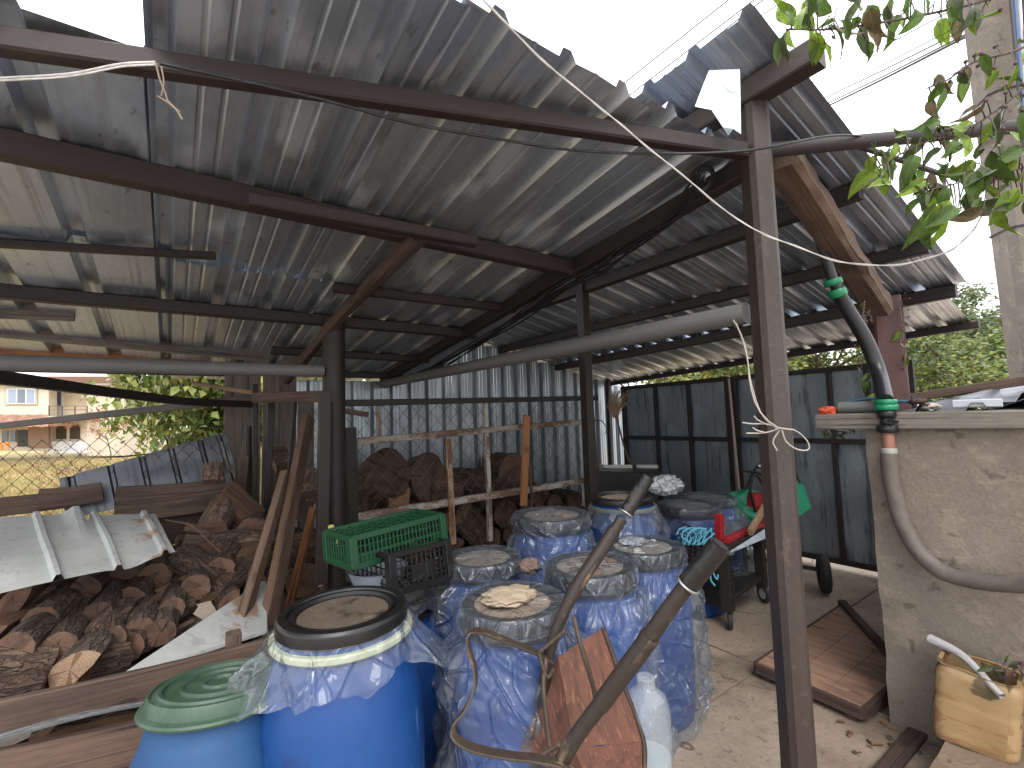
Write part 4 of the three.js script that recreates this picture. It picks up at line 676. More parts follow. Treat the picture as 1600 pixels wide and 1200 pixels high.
// ---------------------------------------------------------------- cart, tools and machine at the back right
{
  const D = (x, y, d) => atD(x, y, d);
  const floorAt = (x, y) => atH(x, y, 0);
  const c0 = floorAt(1140, 985), t = thing('tool_cart', 'black steel cart on castors piled with offcuts behind the barrels', 'cart', c0.clone());
  const ax = W(1, 0, 0.12).normalize(), az = W(-0.12, 0, 1).normalize(); // along the cart, and away
  const P = (x, h, z) => c0.clone().addScaledVector(ax, x).addScaledVector(az, z).setY(h);
  for (const [x, z] of [[0, 0.0], [0.62, 0.0], [0, 0.22], [0.62, 0.22]]) {
    part('leg', bar(P(x, 0.13, z), P(x, 0.56, z), 0.07, 0.07, { up: ax }), M.blackSteel, t);
    const g = new THREE.TorusGeometry(0.052, 0.017, 10, 28); g.rotateY(0.5 + x); const q = P(x + 0.02, 0.07, z); g.translate(q.x, q.y, q.z); const w = part('castor', g, plain([0.03, 0.03, 0.03], 0.6), t);
    const hub = new THREE.CylinderGeometry(0.04, 0.04, 0.02, 20); hub.rotateX(Math.PI / 2); hub.rotateY(0.5 + x); hub.translate(q.x, q.y, q.z); part('hub', hub, plain([0.5, 0.5, 0.48], 0.5), t);
    part('fork', bar(P(x, 0.14, z), P(x + 0.02, 0.065, z).add(az.clone().multiplyScalar(-0.03)), 0.045, 0.004, { up: az }), plain([0.45, 0.45, 0.44], 0.4, { metalness: 0.8 }), t);
  }
  part('shelf', bar(P(-0.03, 0.2, 0.11), P(0.65, 0.2, 0.11), 0.26, 0.03, { up: V(0, 1, 0) }), M.blackSteel, t);
  for (const [p, q] of [[P(-0.03, 0.345, -0.02), P(-0.03, 0.345, 0.25)], [P(0.05, 0.345, 0.24), P(0.6, 0.345, 0.24)]]) part('side_panel', bar(p, q, 0.008, 0.38, { up: V(0, 1, 0) }), M.blackPlastic, t);
  part('tray', bar(P(-0.05, 0.55, 0.11), P(0.67, 0.55, 0.11), 0.30, 0.04, { up: V(0, 1, 0) }), M.blackSteel, t);
  const plate = (pts, m, label, dy = 0) => single('steel_offcut', slab(pts.map(p => { p.y += dy; return p; }), V(0, -0.004, 0)), m, label, 'metal offcut');
  plate([D(1130, 868, 3.15), D(1146, 866, 3.15), D(1151, 855, 3.3), D(1202, 838, 3.5), D(1202, 822, 3.6), D(1172, 842, 3.4)], M.galvanized, 'bent grey steel strip overhanging the cart edge by the post');
  plate([D(1108, 828, 3.5), D(1125, 823, 3.6), D(1165, 808, 3.9), D(1172, 820, 3.7), D(1130, 838, 3.4)], tinted(M.galvanized, [0.7, 0.7, 0.7]), 'dull grey plate behind the red upright on the cart');
  const rj = thing('red_jack', 'red painted steel jack frame lying on the black cart', 'jack', D(1140, 842, 3.4));
  const red = painted([150, 26, 34], [190, 46, 54], [90, 30, 30], 0.02);
  part('upright', bar(D(1124, 841, 3.3), D(1124, 804, 3.3), 0.05, 0.05, { up: V(0, 0, 1) }), red, rj); part('beam', bar(D(1132, 846, 3.3), D(1192, 822, 3.8), 0.06, 0.05), red, rj); part('beam', bar(D(1150, 852, 3.35), D(1196, 834, 3.7), 0.05, 0.05), red, rj);
  single('wooden_stick', bar(D(1172, 832, 3.4), D(1204, 775, 3.75), 0.05, 0.03, { up: V(0, 0, 1) }), M.paleWood, 'pale wooden stick leaning behind the middle post above the red jack', 'stick');
  // the small machine under a green cover
  const m = thing('covered_machine', 'small red engined machine half hidden under a green tarpaulin by the gate', 'machine', floorAt(1190, 905));
  const e = D(1182, 806, 4.2);
  part('engine', mergeGeometries([boxUV(new THREE.BoxGeometry(0.16, 0.2, 0.2)).translate(e.x, e.y, e.z), boxUV(new THREE.CylinderGeometry(0.06, 0.08, 0.12, 16)).translate(e.x, e.y + 0.14, e.z)].map(g => { const q = g.index ? g.toNonIndexed() : g; return q; })), red, m);
  const cover = new THREE.SphereGeometry(1, 40, 24, 0, Math.PI * 2, 0, Math.PI * 0.55), cp = cover.attributes.position;
  for (let i = 0; i < cp.count; i++) { const x = cp.getX(i), y = cp.getY(i), z = cp.getZ(i), f = 0.85 + 0.18 * crease(x * 2, y * 2, z * 2 + 3); cp.setXYZ(i, e.x + 0.05 + x * f * 0.26, e.y - 0.05 + y * f * 0.27, e.z - 0.12 + z * f * 0.24); }
  cover.computeVertexNormals(); part('tarpaulin', cover, plain([0.03, 0.30, 0.17], 0.5), m);
  const tag2 = [D(1244, 752, 4.0), D(1256, 758, 4.0), D(1268, 793, 4.0), D(1250, 806, 3.98), D(1240, 800, 3.98)]; part('tarpaulin_corner', slab(tag2, V(0.002, 0, -0.003)), plain([0.03, 0.30, 0.17], 0.5), m);
  for (const [x, y, d, r] of [[1163, 888, 4.1, 0.14], [1290, 906, 3.75, 0.115]]) { const g = new THREE.TorusGeometry(r, 0.04, 12, 36); const q = floorAt(x, y + 22); g.rotateY(0.5); g.translate(q.x, r + 0.045, q.z); part('tyre', g, plain([0.02, 0.02, 0.02], 0.75), m); const h = new THREE.CylinderGeometry(r - 0.03, r - 0.03, 0.03, 20); h.rotateX(Math.PI / 2); h.rotateY(0.5); h.translate(q.x, r + 0.045, q.z); part('wheel_disc', h, M.blackSteel, m); }
  part('axle', bar(floorAt(1163, 905).setY(0.2), floorAt(1290, 925).setY(0.17), 0.03, 0.03), M.blackSteel, m);
  const hb = [[1160, 735], [1190, 742], [1200, 790]].map(([x, y]) => D(x, y, 4.1)); part('handlebar', mergeGeometries([tube(smoothPath(hb, 14), 0.012, 7), tube(smoothPath([D(1165, 765, 4.1), D(1178, 735, 4.1), D(1196, 715, 4.05)], 12), 0.01, 7), tube(smoothPath([D(1180, 800, 4.1), D(1172, 760, 4.05), D(1180, 742, 4.05), D(1194, 760, 4.05)], 14), 0.012, 7), tube([D(1192, 715, 4.0), D(1196, 800, 4.1)], 0.01, 6)]), M.blackSteel, m);
  { const g = new THREE.SphereGeometry(0.03, 16, 12); const q = D(1188, 728, 4.0); g.translate(q.x, q.y, q.z); part('knob', g, plain([0.6, 0.6, 0.6], 0.25, { metalness: 1 }), m); }
  part('strap', tube(smoothPath([D(1238, 712, 4.0), D(1242, 735, 4.0), D(1250, 755, 4.0)], 8), 0.008, 6), M.blackCable, m);
  // black basket with blue rope
  const bk = thing('wire_basket', 'black wire basket with blue rope between the front right barrel and the cart', 'basket', D(1075, 850, 3.0));
  const g2 = []; for (let i = 0; i < 7; i++) { g2.push(tube([D(1060, 815 + i * 7, 3.0), D(1110, 835 + i * 7, 3.25)], 0.006, 6)); g2.push(tube([D(1060 + i * 8, 816 + i * 3, 3.0 + i * 0.04), D(1056 + i * 8, 875 + i * 3, 2.95 + i * 0.04)], 0.005, 6)); } part('grid', mergeGeometries(g2), M.blackSteel, bk);
  const rope = []; for (let i = 0; i < 6; i++) { const pts = []; for (let j = 0; j < 10; j++) pts.push(D(1064 + j * 5 + 8 * Math.sin(i * 2 + j * 1.3), 838 + 13 * Math.sin(j * 0.9 + i * 1.7), 2.92 + 0.02 * i)); rope.push(tube(smoothPath(pts, 50), 0.005, 6)); } for (const L of [[[1110, 862], [1114, 880], [1110, 905], [1117, 915]], [[1112, 890], [1120, 905], [1122, 898]]]) rope.push(tube(smoothPath(L.map(([x, y]) => D(x, y, 3.0)), 12), 0.006, 6));
  single('blue_rope', mergeGeometries(rope), plain([0.10, 0.36, 0.5], 0.8), 'tangle of light blue rope thrown over the black basket', 'rope');
  // dark trough and broom by the far corner
  const bx = thing('black_trough', 'black trough with two white edge strips behind the back barrels', 'trough', D(985, 765, 5.0)); bx.position.y = 0;
  part('side', bar(atD(928, 748, 5.0), atD(1032, 752, 4.75), 0.6, 0.24, { up: V(0, 1, 0) }), M.blackPlastic, bx); part('rim', bar(atD(932, 733, 5.0), atD(1030, 735, 4.75), 0.02, 0.02), M.blackSteel, bx);
  for (const [x0, x1] of [[944, 988], [995, 1028]]) part('edge_strip', bar(atD(x0, 729, 4.95), atD(x1, 729, 4.85), 0.02, 0.036), plain([0.55, 0.53, 0.48], 0.6), bx);
  const br = thing('broom', 'straw broom leaning head up in the corner of wall and gate', 'broom', D(990, 740, 5.4)); br.position.y = 0.4;
  part('handle', tube(smoothPath([D(989, 735, 5.2), D(976, 700, 5.45), D(963, 650, 5.6)], 12), 0.011, 7), M.oldWood, br);
  const st = []; for (let i = 0; i < 70; i++) { const a = rr(-1, 1), b = rr(-1, 1); st.push(tube([D(961 + a * 3, 650 + b * 4, 5.6), D(961 + a * 12 + rr(-1, 3), 634 + b * 10 - 4, 5.6 + b * 0.05), D(963 + a * 15 + 5, 620 + b * 12, 5.6 + b * 0.06)], 0.004, 4)); } part('bristles', mergeGeometries(st), plain([0.3, 0.2, 0.12], 0.9), br);
  single('sickle', tube(smoothPath([D(928, 656, 4.9), D(940, 658, 4.9), D(947, 668, 4.9), D(946, 678, 4.9)], 14), 0.008, 6, { scale: t => 1 - 0.6 * t }), M.blackSteel, 'curved dark hook hanging on the right end of the wire fence', 'hook');
  single('orange_plank', bar(atA(818, 790, 3.45), atA(823, 650, 3.5), 0.075, 0.025, { up: V(0, 0, 1) }), M.orangeWood, 'fresh orange plank standing against the middle of the wire fence', 'plank');
  single('leaning_lath', bar(atA(832, 786, 3.5), atA(820, 648, 3.52), 0.03, 0.02, { up: V(0, 0, 1) }), M.brownWood, 'dark narrow lath right behind the fresh orange plank', 'lath');
  single('leaning_lath', bar(atA(938, 768, 3.5), atA(921, 660, 3.52), 0.05, 0.03, { up: V(0, 0, 1) }), M.oldWood, 'pale worn lath at the right end of the wire fence', 'lath');
}

// ---------------------------------------------------------------- firewood
function logGeo(p, q, r, kind, k, taper = 0.9) { // [bark side, split side, two cut ends]
  const T = q.clone().sub(p), len = T.length(); T.normalize(); const side = T.clone().cross(Math.abs(T.y) > 0.85 ? V(1, 0, 0) : V(0, 1, 0)).normalize(), up = side.clone().cross(T).normalize();
  const rot = kind === 'round' ? rr(0, 6) : k * 1.7; const c0 = Math.cos(rot), s0 = Math.sin(rot);
  let out = []; const arc = (a0, a1, n) => { for (let i = 0; i <= n; i++) { const t = a0 + (a1 - a0) * i / n; out.push([Math.cos(t), Math.sin(t), 0]); } };
  if (kind === 'round') { arc(0, 6.2832 * 17 / 18, 17); }
  else if (kind === 'half') { arc(0, 3.1416, 9); for (const x of [-0.5, 0, 0.5]) out.push([x, -0.12 + 0.08 * N3(x, k, 0), 1]); out = out.map(q2 => [q2[0], q2[1] - 0.3, q2[2]]); }
  else if (kind === 'wedge') { arc(0.9, 2.5, 7); for (const t of [0.25, 0.5, 0.75]) out.push([mix(-0.8, 0, t), mix(0.6, -0.55, t), 1]); out.push([0, -0.6, 1]); for (const t of [0.25, 0.5, 0.75]) out.push([mix(0, 0.62, t), mix(-0.55, 0.78, t), 1]); }
  else { out = [[-0.9, -0.42, 1], [-0.3, -0.48, 1], [0.3, -0.44, 1], [0.92, -0.40, 1], [0.95, 0.05, 1], [0.85, 0.4, 1], [0.3, 0.5, 0], [-0.3, 0.52, 0], [-0.85, 0.42, 0], [-0.95, 0.0, 1]]; }
  const n = out.length, m = Math.max(4, Math.round(len / 0.045)), P = [];
  const bend = rr(-0.04, 0.04) * len;
  for (let j = 0; j <= m; j++) {
    const t = j / m, row = [], f = r * mix(1, taper, t);
    for (let i = 0; i < n; i++) {
      let [x, y, s] = out[i]; [x, y] = [x * c0 - y * s0, x * s0 + y * c0];
      const a = 1 + (s ? 0.10 : 0.13) * N3(x * 2.5 + k, y * 2.5, t * len * (s ? 2 : 6) + k) + (s ? 0.035 : 0.07) * N3(x * 7 + k, y * 7, t * len * 18);
      row.push(p.clone().addScaledVector(T, t * len + (j === 0 || j === m ? 0.014 * N3(x * 2, y * 2, k + j) : 0)).addScaledVector(side, x * f * a + bend * Math.sin(t * 3.14)).addScaledVector(up, y * f * a));
    }
    P.push(row);
  }
  const make = () => ({ pos: [], uv: [] }), bark = make(), cut = make(), ends = make();
  const tri = (d, ...v) => v.forEach(([pt, u, w]) => { d.pos.push(pt.x, pt.y, pt.z); d.uv.push(u, w); });
  let per = 0; const o = rr(0, 3);
  for (let i = 0; i < n; i++) {
    const i2 = (i + 1) % n, w = Math.hypot(out[i][0] - out[i2][0], out[i][1] - out[i2][1]) * r, d = out[i][2] || out[i2][2] && i2 !== 0 ? cut : (kind !== 'round' && kind !== 'slab' && i2 === 0) ? cut : bark;
    for (let j = 0; j < m; j++) { const a = [P[j][i], per + o, j / m * len + o], b = [P[j][i2], per + w + o, j / m * len + o], c = [P[j + 1][i2], per + w + o, (j + 1) / m * len + o], e = [P[j + 1][i], per + o, (j + 1) / m * len + o]; tri(d, a, c, b); tri(d, a, e, c); }
    per += w;
  }
  for (const j of [0, m]) { const ctr = P[j].reduce((s, v) => s.add(v), V(0, 0, 0)).divideScalar(n); const U = i => [0.5 + out[i][0] * 0.46, 0.5 + out[i][1] * 0.46]; for (let i = 0; i < n; i++) { const i2 = (i + 1) % n, A = [P[j][i], ...U(i)], B = [P[j][i2], ...U(i2)]; j ? tri(ends, [ctr, 0.5, 0.5], B, A) : tri(ends, [ctr, 0.5, 0.5], A, B); } }
  const geos = [bark, cut, ends].map(d => { const g = new THREE.BufferGeometry(); g.setAttribute('position', new THREE.Float32BufferAttribute(d.pos, 3)); g.setAttribute('uv', new THREE.Float32BufferAttribute(d.uv, 2)); g.computeVertexNormals(); return d.pos.length ? toCreasedNormals(g, 0.7) : null; });
  return geos;
}
let logCount = 0;
const shapeName = { round: 'round barked log', half: 'half round split log', wedge: 'wedge shaped split log', slab: 'flat sided split log' };
function placeLog(c, kind, fence) { // wording for the many that only their shape and place tell apart
  const at = fence ? (c.x < 1.5 ? 'behind the mesh beside the round post' : c.x < 2.6 ? 'behind the fence left of the orange plank' : 'behind the fence right of the orange plank') : (c.x < -0.75 ? 'at the left end of the left woodpile' : c.x < -0.2 ? 'in the middle of the left woodpile' : 'at the right end of the left woodpile');
  const up = fence ? (c.y < 0.3 ? 'at floor level' : c.y < 0.62 ? 'in the second layer' : 'in the upper layers') : (c.y < 0.4 ? 'low down' : c.y < 0.62 ? 'half way up' : 'near the top');
  const s = `${shapeName[kind]} ${up} ${at}`; return [s, s.replace(' log ', ' logs ')];
}
function log(p, q, r, kind, mats, label, grp) {
  const k = ++logCount * 0.77, geos = logGeo(p, q, r, kind, k), use = geos.map((g, i) => [g, mats[i]]).filter(([g]) => g);
  const g = mergeGeometries(use.map(u => u[0]), true), c = p.clone().lerp(q, 0.5); g.translate(-c.x, -c.y, -c.z);
  const m = new THREE.Mesh(g, use.map(u => u[1])); m.castShadow = m.receiveShadow = true; m.name = numbered('log'); m.position.copy(c); scene.add(m);
  return tag(m, label, 'log', grp);
}
const dark = [tinted(M.bark, [0.9, 0.8, 0.8]), M.splitWood, M.endBrown], mid = [M.bark, M.splitWood, M.endBrown], pale = [M.bark, M.paleSplit, M.endPale], grey = [M.paleBark, M.splitWood, M.endBrown], brown = [M.bark, M.brownWood, M.endDark], moss = [M.mossBark, M.splitWood, M.endBrown];
{ // the pile at the left: [x0, y0, x1, y1, thickness in the picture, kind, wood, label or none], the first end nearer
  const aAt = (y) => 2.25 + clamp((1060 - y) / 270) * 1.15;
    const put = (x0, y0, x1, y1, w, kind, mats, label, da = 0, deep = 0) => { const p = atA(x0, y0, aAt(y0) + da), q = atA(x1, y1, aAt(y1) + da + deep); const d = (depthOf(p) + depthOf(q)) / 2; { const [l, g] = label ? [label] : placeLog(p.clone().lerp(q, 0.5), kind, false); log(p, q, w / 2 * d / FOCAL, kind, mats, l, g); }; };
  const end = (x, y, w, kind, mats, label, len = 0.42, da = 0, dx = 0.1) => { const p = atA(x, y, aAt(y) + da), q = p.clone().add(W(dx, 0.02, 0.9).setLength(len)); { const [l, g] = label ? [label] : placeLog(p.clone().lerp(q, 0.5), kind, false); log(p, q, w / 2 * depthOf(p) / FOCAL, kind, mats, l, g); } };
  put(108, 900, 222, 880, 44, 'slab', brown, 'flat reddish slab of firewood just under the white metal sheet', -0.05); end(242, 902, 44, 'round', mid, 'round log facing out under the right end of the white metal sheet', 0.4);
  put(252, 932, 300, 905, 46, 'wedge', pale, 'split billet with a bright edge right of the two round cut ends'); put(280, 872, 342, 912, 52, 'round', dark, 'rough barked log lying slanted near the foot of the leaning planks');
  end(200, 941, 46, 'round', mid, 'round log facing out in the middle of the left woodpile'); put(212, 968, 252, 938, 36, 'half', mid, 'half log slanting below the right round cut end'); put(80, 935, 190, 920, 34, 'slab', brown);
  put(100, 985, 168, 948, 42, 'half', mid); put(150, 1010, 185, 958, 56, 'round', tinted3(mid), 'thick log standing slanted over the black bark in the pile'); put(196, 1012, 232, 975, 50, 'round', dark); put(-10, 985, 48, 950, 66, 'wedge', tinted3(mid), 'big light brown split log at the left picture edge'); put(48, 960, 95, 950, 34, 'half', mid);
  put(58, 1000, 98, 978, 40, 'half', brown); put(-40, 1042, 82, 1030, 50, 'round', grey, 'long grey barked log lying level at the left picture edge'); end(112, 1050, 74, 'half', pale, 'broad pale half round cut face low in the left woodpile', 0.35, -0.05); put(-20, 1080, 70, 1070, 44, 'round', dark);
  put(130, 1040, 195, 1025, 48, 'round', dark); put(255, 965, 300, 945, 34, 'half', brown); put(310, 938, 350, 928, 22, 'wedge', pale, 'small bright split chunk at the top of the tilted white board'); put(225, 1010, 300, 975, 20, 'slab', [M.bark, M.brownWood, M.endBrown]);
  put(345, 770, 400, 815, 52, 'slab', [M.bark, M.splitWood, M.endBrown], 'large squarish split log on top of the pile beside the corner frame', 0, 0.1); put(330, 830, 350, 795, 46, 'round', grey, 'upright barked stub with a broken white end near the board top'); put(330, 852, 385, 838, 40, 'wedge', mid, 'triangular split log with a clean brown face below the squarish one');
  end(395, 830, 44, 'round', grey, 'log with an arched pale bark rim next to the corner frame', 0.35); put(366, 846, 412, 842, 30, 'round', grey); put(365, 890, 405, 858, 54, 'half', moss, 'yellow lichened log just left of the leaning planks'); end(328, 866, 44, 'round', brown, 'dark brown cut end under the crossing twig'); put(350, 915, 385, 885, 46, 'half', mid); put(395, 905, 415, 870, 40, 'half', mid);
  put(315, 900, 355, 925, 40, 'round', dark); put(300, 925, 345, 900, 40, 'half', brown); put(360, 860, 350, 880, 36, 'round', dark); put(300, 830, 340, 850, 34, 'round', dark, null, 0.15);
  { const p = atA(333, 752, 3.5), q = p.clone().add(V(0.01, 0.11, -0.03)); log(p, q, 0.062, 'round', [M.paleBark, M.paleSplit, M.endPale], 'short pale round standing on the back boards before the dark ribbed sheet'); }
  for (const [x, y, w, kd, m] of [[62, 972, 46, 'round', mid], [150, 962, 40, 'round', brown], [178, 1000, 44, 'half', mid], [92, 1010, 44, 'round', mid], [252, 988, 40, 'round', brown], [20, 1016, 52, 'round', mid], [306, 918, 40, 'round', mid], [132, 920, 38, 'round', brown], [268, 952, 36, 'round', mid], [24, 940, 50, 'half', mid], [216, 985, 40, 'round', mid], [345, 890, 38, 'round', mid]]) end(x, y, w, kd, m, null, 0.4, -0.1, rr(-0.05, 0.2));
  for (let i = 0; i < 120; i++) { // the body of the pile
    const b = rr(-1.5, 0.42), a = rr(2.35, 3.5), top = 0.47 + (a - 2.3) * 0.36 + Math.max(0, -0.04 * b), h = (0.25 + 0.75 * Math.sqrt(rnd())) * top, an = rr(-0.5, 0.5) + (i % 3 ? 1.45 : 0);
    const c = W(b, h, a), v = W(Math.cos(an), rr(-0.12, 0.12), Math.sin(an)).setLength(rr(0.15, 0.22)); { const kind = ['half', 'wedge', 'slab', 'half', 'round'][i % 5], [l, g] = placeLog(c, kind, false); log(c.clone().sub(v), c.clone().add(v), rr(0.045, 0.075), kind, [brown, mid, dark, mid][i % 4], l, g); };
  }
  function tinted3(m) { return [tinted(m[0], [1.35, 1.25, 1.2]), tinted(m[1], [1.1, 1.05, 1.05]), m[2]]; }
}
{ // the stack behind the wire fence
    const put = (x0, y0, x1, y1, w, a, kind, mats, label, deep = 0) => { const p = atA(x0, y0, a), q = atA(x1, y1, a + deep); { const [l, g] = label ? [label] : placeLog(p.clone().lerp(q, 0.5), kind, true); log(p, q, w / 2 * (depthOf(p) + depthOf(q)) / 2 / FOCAL, kind, mats, l, g); }; };
  const end = (x, y, w, a, kind, mats, label, len = 0.4) => { const p = atA(x, y, a), q = p.clone().add(W(0.05, 0.02, 0.9).setLength(len)); { const [l, g] = label ? [label] : placeLog(p.clone().lerp(q, 0.5), kind, true); log(p, q, w / 2 * depthOf(p) / FOCAL, kind, mats, l, g); } };
  put(610, 736, 574, 766, 78, 3.93, 'round', [M.paleBark, M.splitWood, M.endDark], 'big stump with shaggy bark and a dark face, behind the fence', 0.3); put(672, 746, 652, 750, 78, 4.06, 'round', [M.paleBark, M.splitWood, tinted(M.endBrown, [0.85, 0.9, 0.95])], 'upright dark disc of wood with a light bark rim behind the fence', 0.16);
  put(604, 782, 636, 778, 44, 3.95, 'slab', [M.bark, M.paleSplit, M.endBrown], 'tan split block below the two big stumps behind the fence'); put(566, 775, 572, 815, 34, 3.9, 'half', mid); end(805, 740, 62, 4.2, 'round', [M.bark, M.splitWood, M.endBrown], 'large brown cut end behind the orange plank'); put(720, 800, 760, 840, 54, 3.9, 'half', [M.bark, M.paleSplit, M.endPale], 'tan split half log under the white fence rail'); end(845, 775, 36, 4.0, 'round', mid, 'brown round end low at the right of the orange plank'); put(675, 768, 720, 772, 36, 4.0, 'half', mid); put(700, 755, 760, 750, 44, 4.15, 'round', dark); put(740, 760, 790, 765, 36, 4.1, 'half', mid); put(775, 770, 810, 765, 34, 4.0, 'half', brown);
  put(425, 720, 450, 712, 40, 4.0, 'round', [M.paleBark, M.splitWood, M.endBrown]); put(475, 780, 500, 735, 60, 3.95, 'round', tintB(), 'stout pale barked trunk piece behind the corner frame mesh'); end(450, 800, 40, 3.9, 'round', grey); end(470, 860, 44, 3.9, 'round', brown); put(436, 860, 492, 840, 36, 3.85, 'round', grey);
  for (let row = 0; row < 3; row++) for (let i = 0; i < 10; i++) { const b = 0.66 + i * 0.335 + rr(-0.05, 0.05) + (row % 2) * 0.15, h = 0.12 + row * 0.215, a = 3.86 + rr(0, 0.1); if (b > 3.85 || h > 0.95) continue; const p = W(b, h, a), kind = i % 3 === 1 ? 'half' : i % 5 === 2 ? 'wedge' : 'round', [l, g] = placeLog(p, kind, true); log(p, p.clone().add(W(rr(-0.06, 0.06), rr(-0.02, 0.02), 0.62)), rr(0.095, 0.14), kind, i % 4 === 0 ? mid : i % 4 === 1 ? dark : i % 4 === 2 ? brown : grey, l, g); }
  function tintB() { return [tinted(M.bark, [2.3, 2.3, 2.3]), M.splitWood, M.endBrown]; }
}
{ // boards that pen the pile in
  const t = thing('woodpile_pen', 'rough board pen that holds the left woodpile in', 'pen', W(-0.4, 0, 2.9));
  const Bd = (x0, y0, x1, y1, a0, a1, h, m) => part('board', bar(atA(x0, y0, a0), atA(x1, y1, a1), 0.028, h, { n: 10, jitter: 0.05, sag: 0.008 }), m, t);
  Bd(-160, 1158, 410, 1022, 2.02, 2.10, 0.105, M.brownWood); Bd(-160, 1242, 330, 1128, 2.02, 2.08, 0.13, tinted(M.brownWood, [1.15, 1.1, 1.1])); Bd(-160, 1330, 330, 1225, 2.03, 2.08, 0.16, M.brownWood);
  Bd(-160, 808, 128, 776, 3.68, 3.68, 0.10, M.brownWood); Bd(60, 780, 160, 768, 3.66, 3.66, 0.11, M.brownWood); Bd(180, 773, 353, 760, 3.62, 3.62, 0.095, M.brownWood); Bd(178, 802, 353, 778, 3.58, 3.6, 0.12, M.brownWood); Bd(150, 835, 365, 812, 3.66, 3.66, 0.2, M.darkWood); Bd(285, 850, 330, 848, 3.2, 3.2, 0.11, M.brownWood);
  Bd(290, 822, 345, 830, 3.25, 3.25, 0.05, M.oldWood);
  part('stake', bar(W(-0.62, 0, 2.15), W(-0.62, 0.78, 2.12), 0.05, 0.05), M.brownWood, t); part('stake', bar(W(0.2, 0, 2.16), W(0.2, 0.72, 2.13), 0.05, 0.05), M.brownWood, t);
  single('board', bar(atA(372, 812, 3.72), atA(380, 712, 3.72), 0.07, 0.025, { up: V(0, 0, 1) }), M.brownWood, 'short upright brown board left of the corner frame', 'board');
  const quadSheet = (name, TL, TR, BR, BL, out, m, label, len, dent = 0.006) => single(name, sheet(out, 16, (u, w, v) => { const p = TL.clone().lerp(TR, u).lerp(BL.clone().lerp(BR, u), v), nrm = TR.clone().sub(TL).cross(BL.clone().sub(TL)).normalize(); if (nrm.y < 0 && Math.abs(nrm.y) > 0.3) nrm.negate(); return p.addScaledVector(nrm, w + dent * N3(u * 4, v * 3, len * 9)); }, len), m, label, 'metal sheet');
  const rib = (pos, f = 0.022, h = 0.02) => { const o = [[0, 0]]; for (const c of pos) o.push([c - f, 0], [c - f * 0.45, h], [c + f * 0.45, h], [c + f, 0]); o.push([1, 0]); return o; };
  { const TL = atA(-110, 812, 3.3), TR = atA(242, 801, 3.36), BR = atA(274, 862, 2.62), BL = atA(-110, 952, 2.16), out = rib([0.13, 0.42, 0.69, 0.94], 0.024, 0.02), dense = [];
    for (let i = 0; i < out.length - 1; i++) { const n = Math.max(1, Math.ceil((out[i + 1][0] - out[i][0]) / 0.03)); for (let q = 0; q < n; q++) dense.push([mix(out[i][0], out[i + 1][0], q / n), mix(out[i][1], out[i + 1][1], q / n)]); } dense.push([1, 0]);
    single('white_sheet', sheet(dense, 24, (u, w, v) => { const nt = u > 0.615 && u < 0.66 ? 0.2 : 0, vv = Math.max(v, nt), p = TL.clone().lerp(TR, u).lerp(BL.clone().lerp(BR, u), vv); p.y += w + 0.012 * N3(u * 3, vv * 2, 5) + 0.05 * Math.exp(-(((u - 0.60) / 0.05) ** 2)) * (1 - vv) ** 3 - 0.02 * Math.exp(-(((u - 0.74) / 0.1) ** 2)) * vv ** 3; return p; }, 1.1), M.whiteSheet, 'wide pale ribbed metal sheet with a torn notch lying over the woodpile', 'metal sheet'); }
  quadSheet('dark_sheet', atA(92, 748, 3.78), atA(352, 675, 3.84), atA(374, 752, 3.74), atA(104, 812, 3.74), rib([0.06, 0.27, 0.45, 0.63, 0.82, 0.95], 0.02, 0.034), tinted(M.galvanized, [0.2, 0.19, 0.19]), 'dark ribbed metal sheet leaning crooked behind the back boards', 0.5);
  single('white_board', slab([atA(186, 1056, 2.14), atA(300, 984, 2.46), atA(416, 903, 2.95), atA(417, 985, 2.52), atA(290, 1024, 2.26)], V(0.004, -0.012, 0.004)), M.whiteSheet, 'tilted whitish board lying against the front of the woodpile', 'board');
  single('film_strip', sheet([[0, 0], [0.33, 0.006], [0.66, -0.004], [1, 0]], 12, (u, w, v) => atA(mix(-20, 225, v), mix(mix(1152, 1166, u), mix(1096, 1104, u), v) - 6 * Math.sin(v * 3), 2.0).add(V(0, w, w)), 0.5), tinted(M.filmMilky, [0.6, 0.58, 0.56], { transmission: 0.3 }), 'strip of white film showing under the top front board of the pen', 'film');
  single('plank', bar(atD(408, 1030, 2.2), atD(482, 652, 3.3), 0.095, 0.045, { n: 8, jitter: 0.05, up: V(-0.3, 0.2, -0.6).normalize() }), tinted(M.brownWood, [1.3, 1.2, 1.1]), 'tallest of the three timbers leaning on the corner frame', 'plank');
  single('plank', bar(atD(350, 1070, 2.0), atD(446, 742, 2.9), 0.085, 0.04, { n: 8, jitter: 0.06, up: V(-0.5, 0.2, -0.5).normalize() }), M.oldWood, 'greyish leaning timber in front of the tallest one', 'plank');
  single('plank', bar(atD(452, 950, 2.85), atD(489, 796, 3.3), 0.07, 0.04, { n: 8, jitter: 0.05, up: V(-0.6, 0.2, -0.4).normalize() }), tinted(M.orangeWood, [0.8, 0.75, 0.7]), 'short orange brown timber leaning at the round post', 'plank');
  single('twig', tube(smoothPath([[258, 812], [300, 822], [330, 850], [360, 876]].map(([x, y]) => atD(x, y, 2.5)), 16), 0.004, 5), M.oldWood, 'thin bare twig lying across the woodpile right of the white sheets', 'twig');
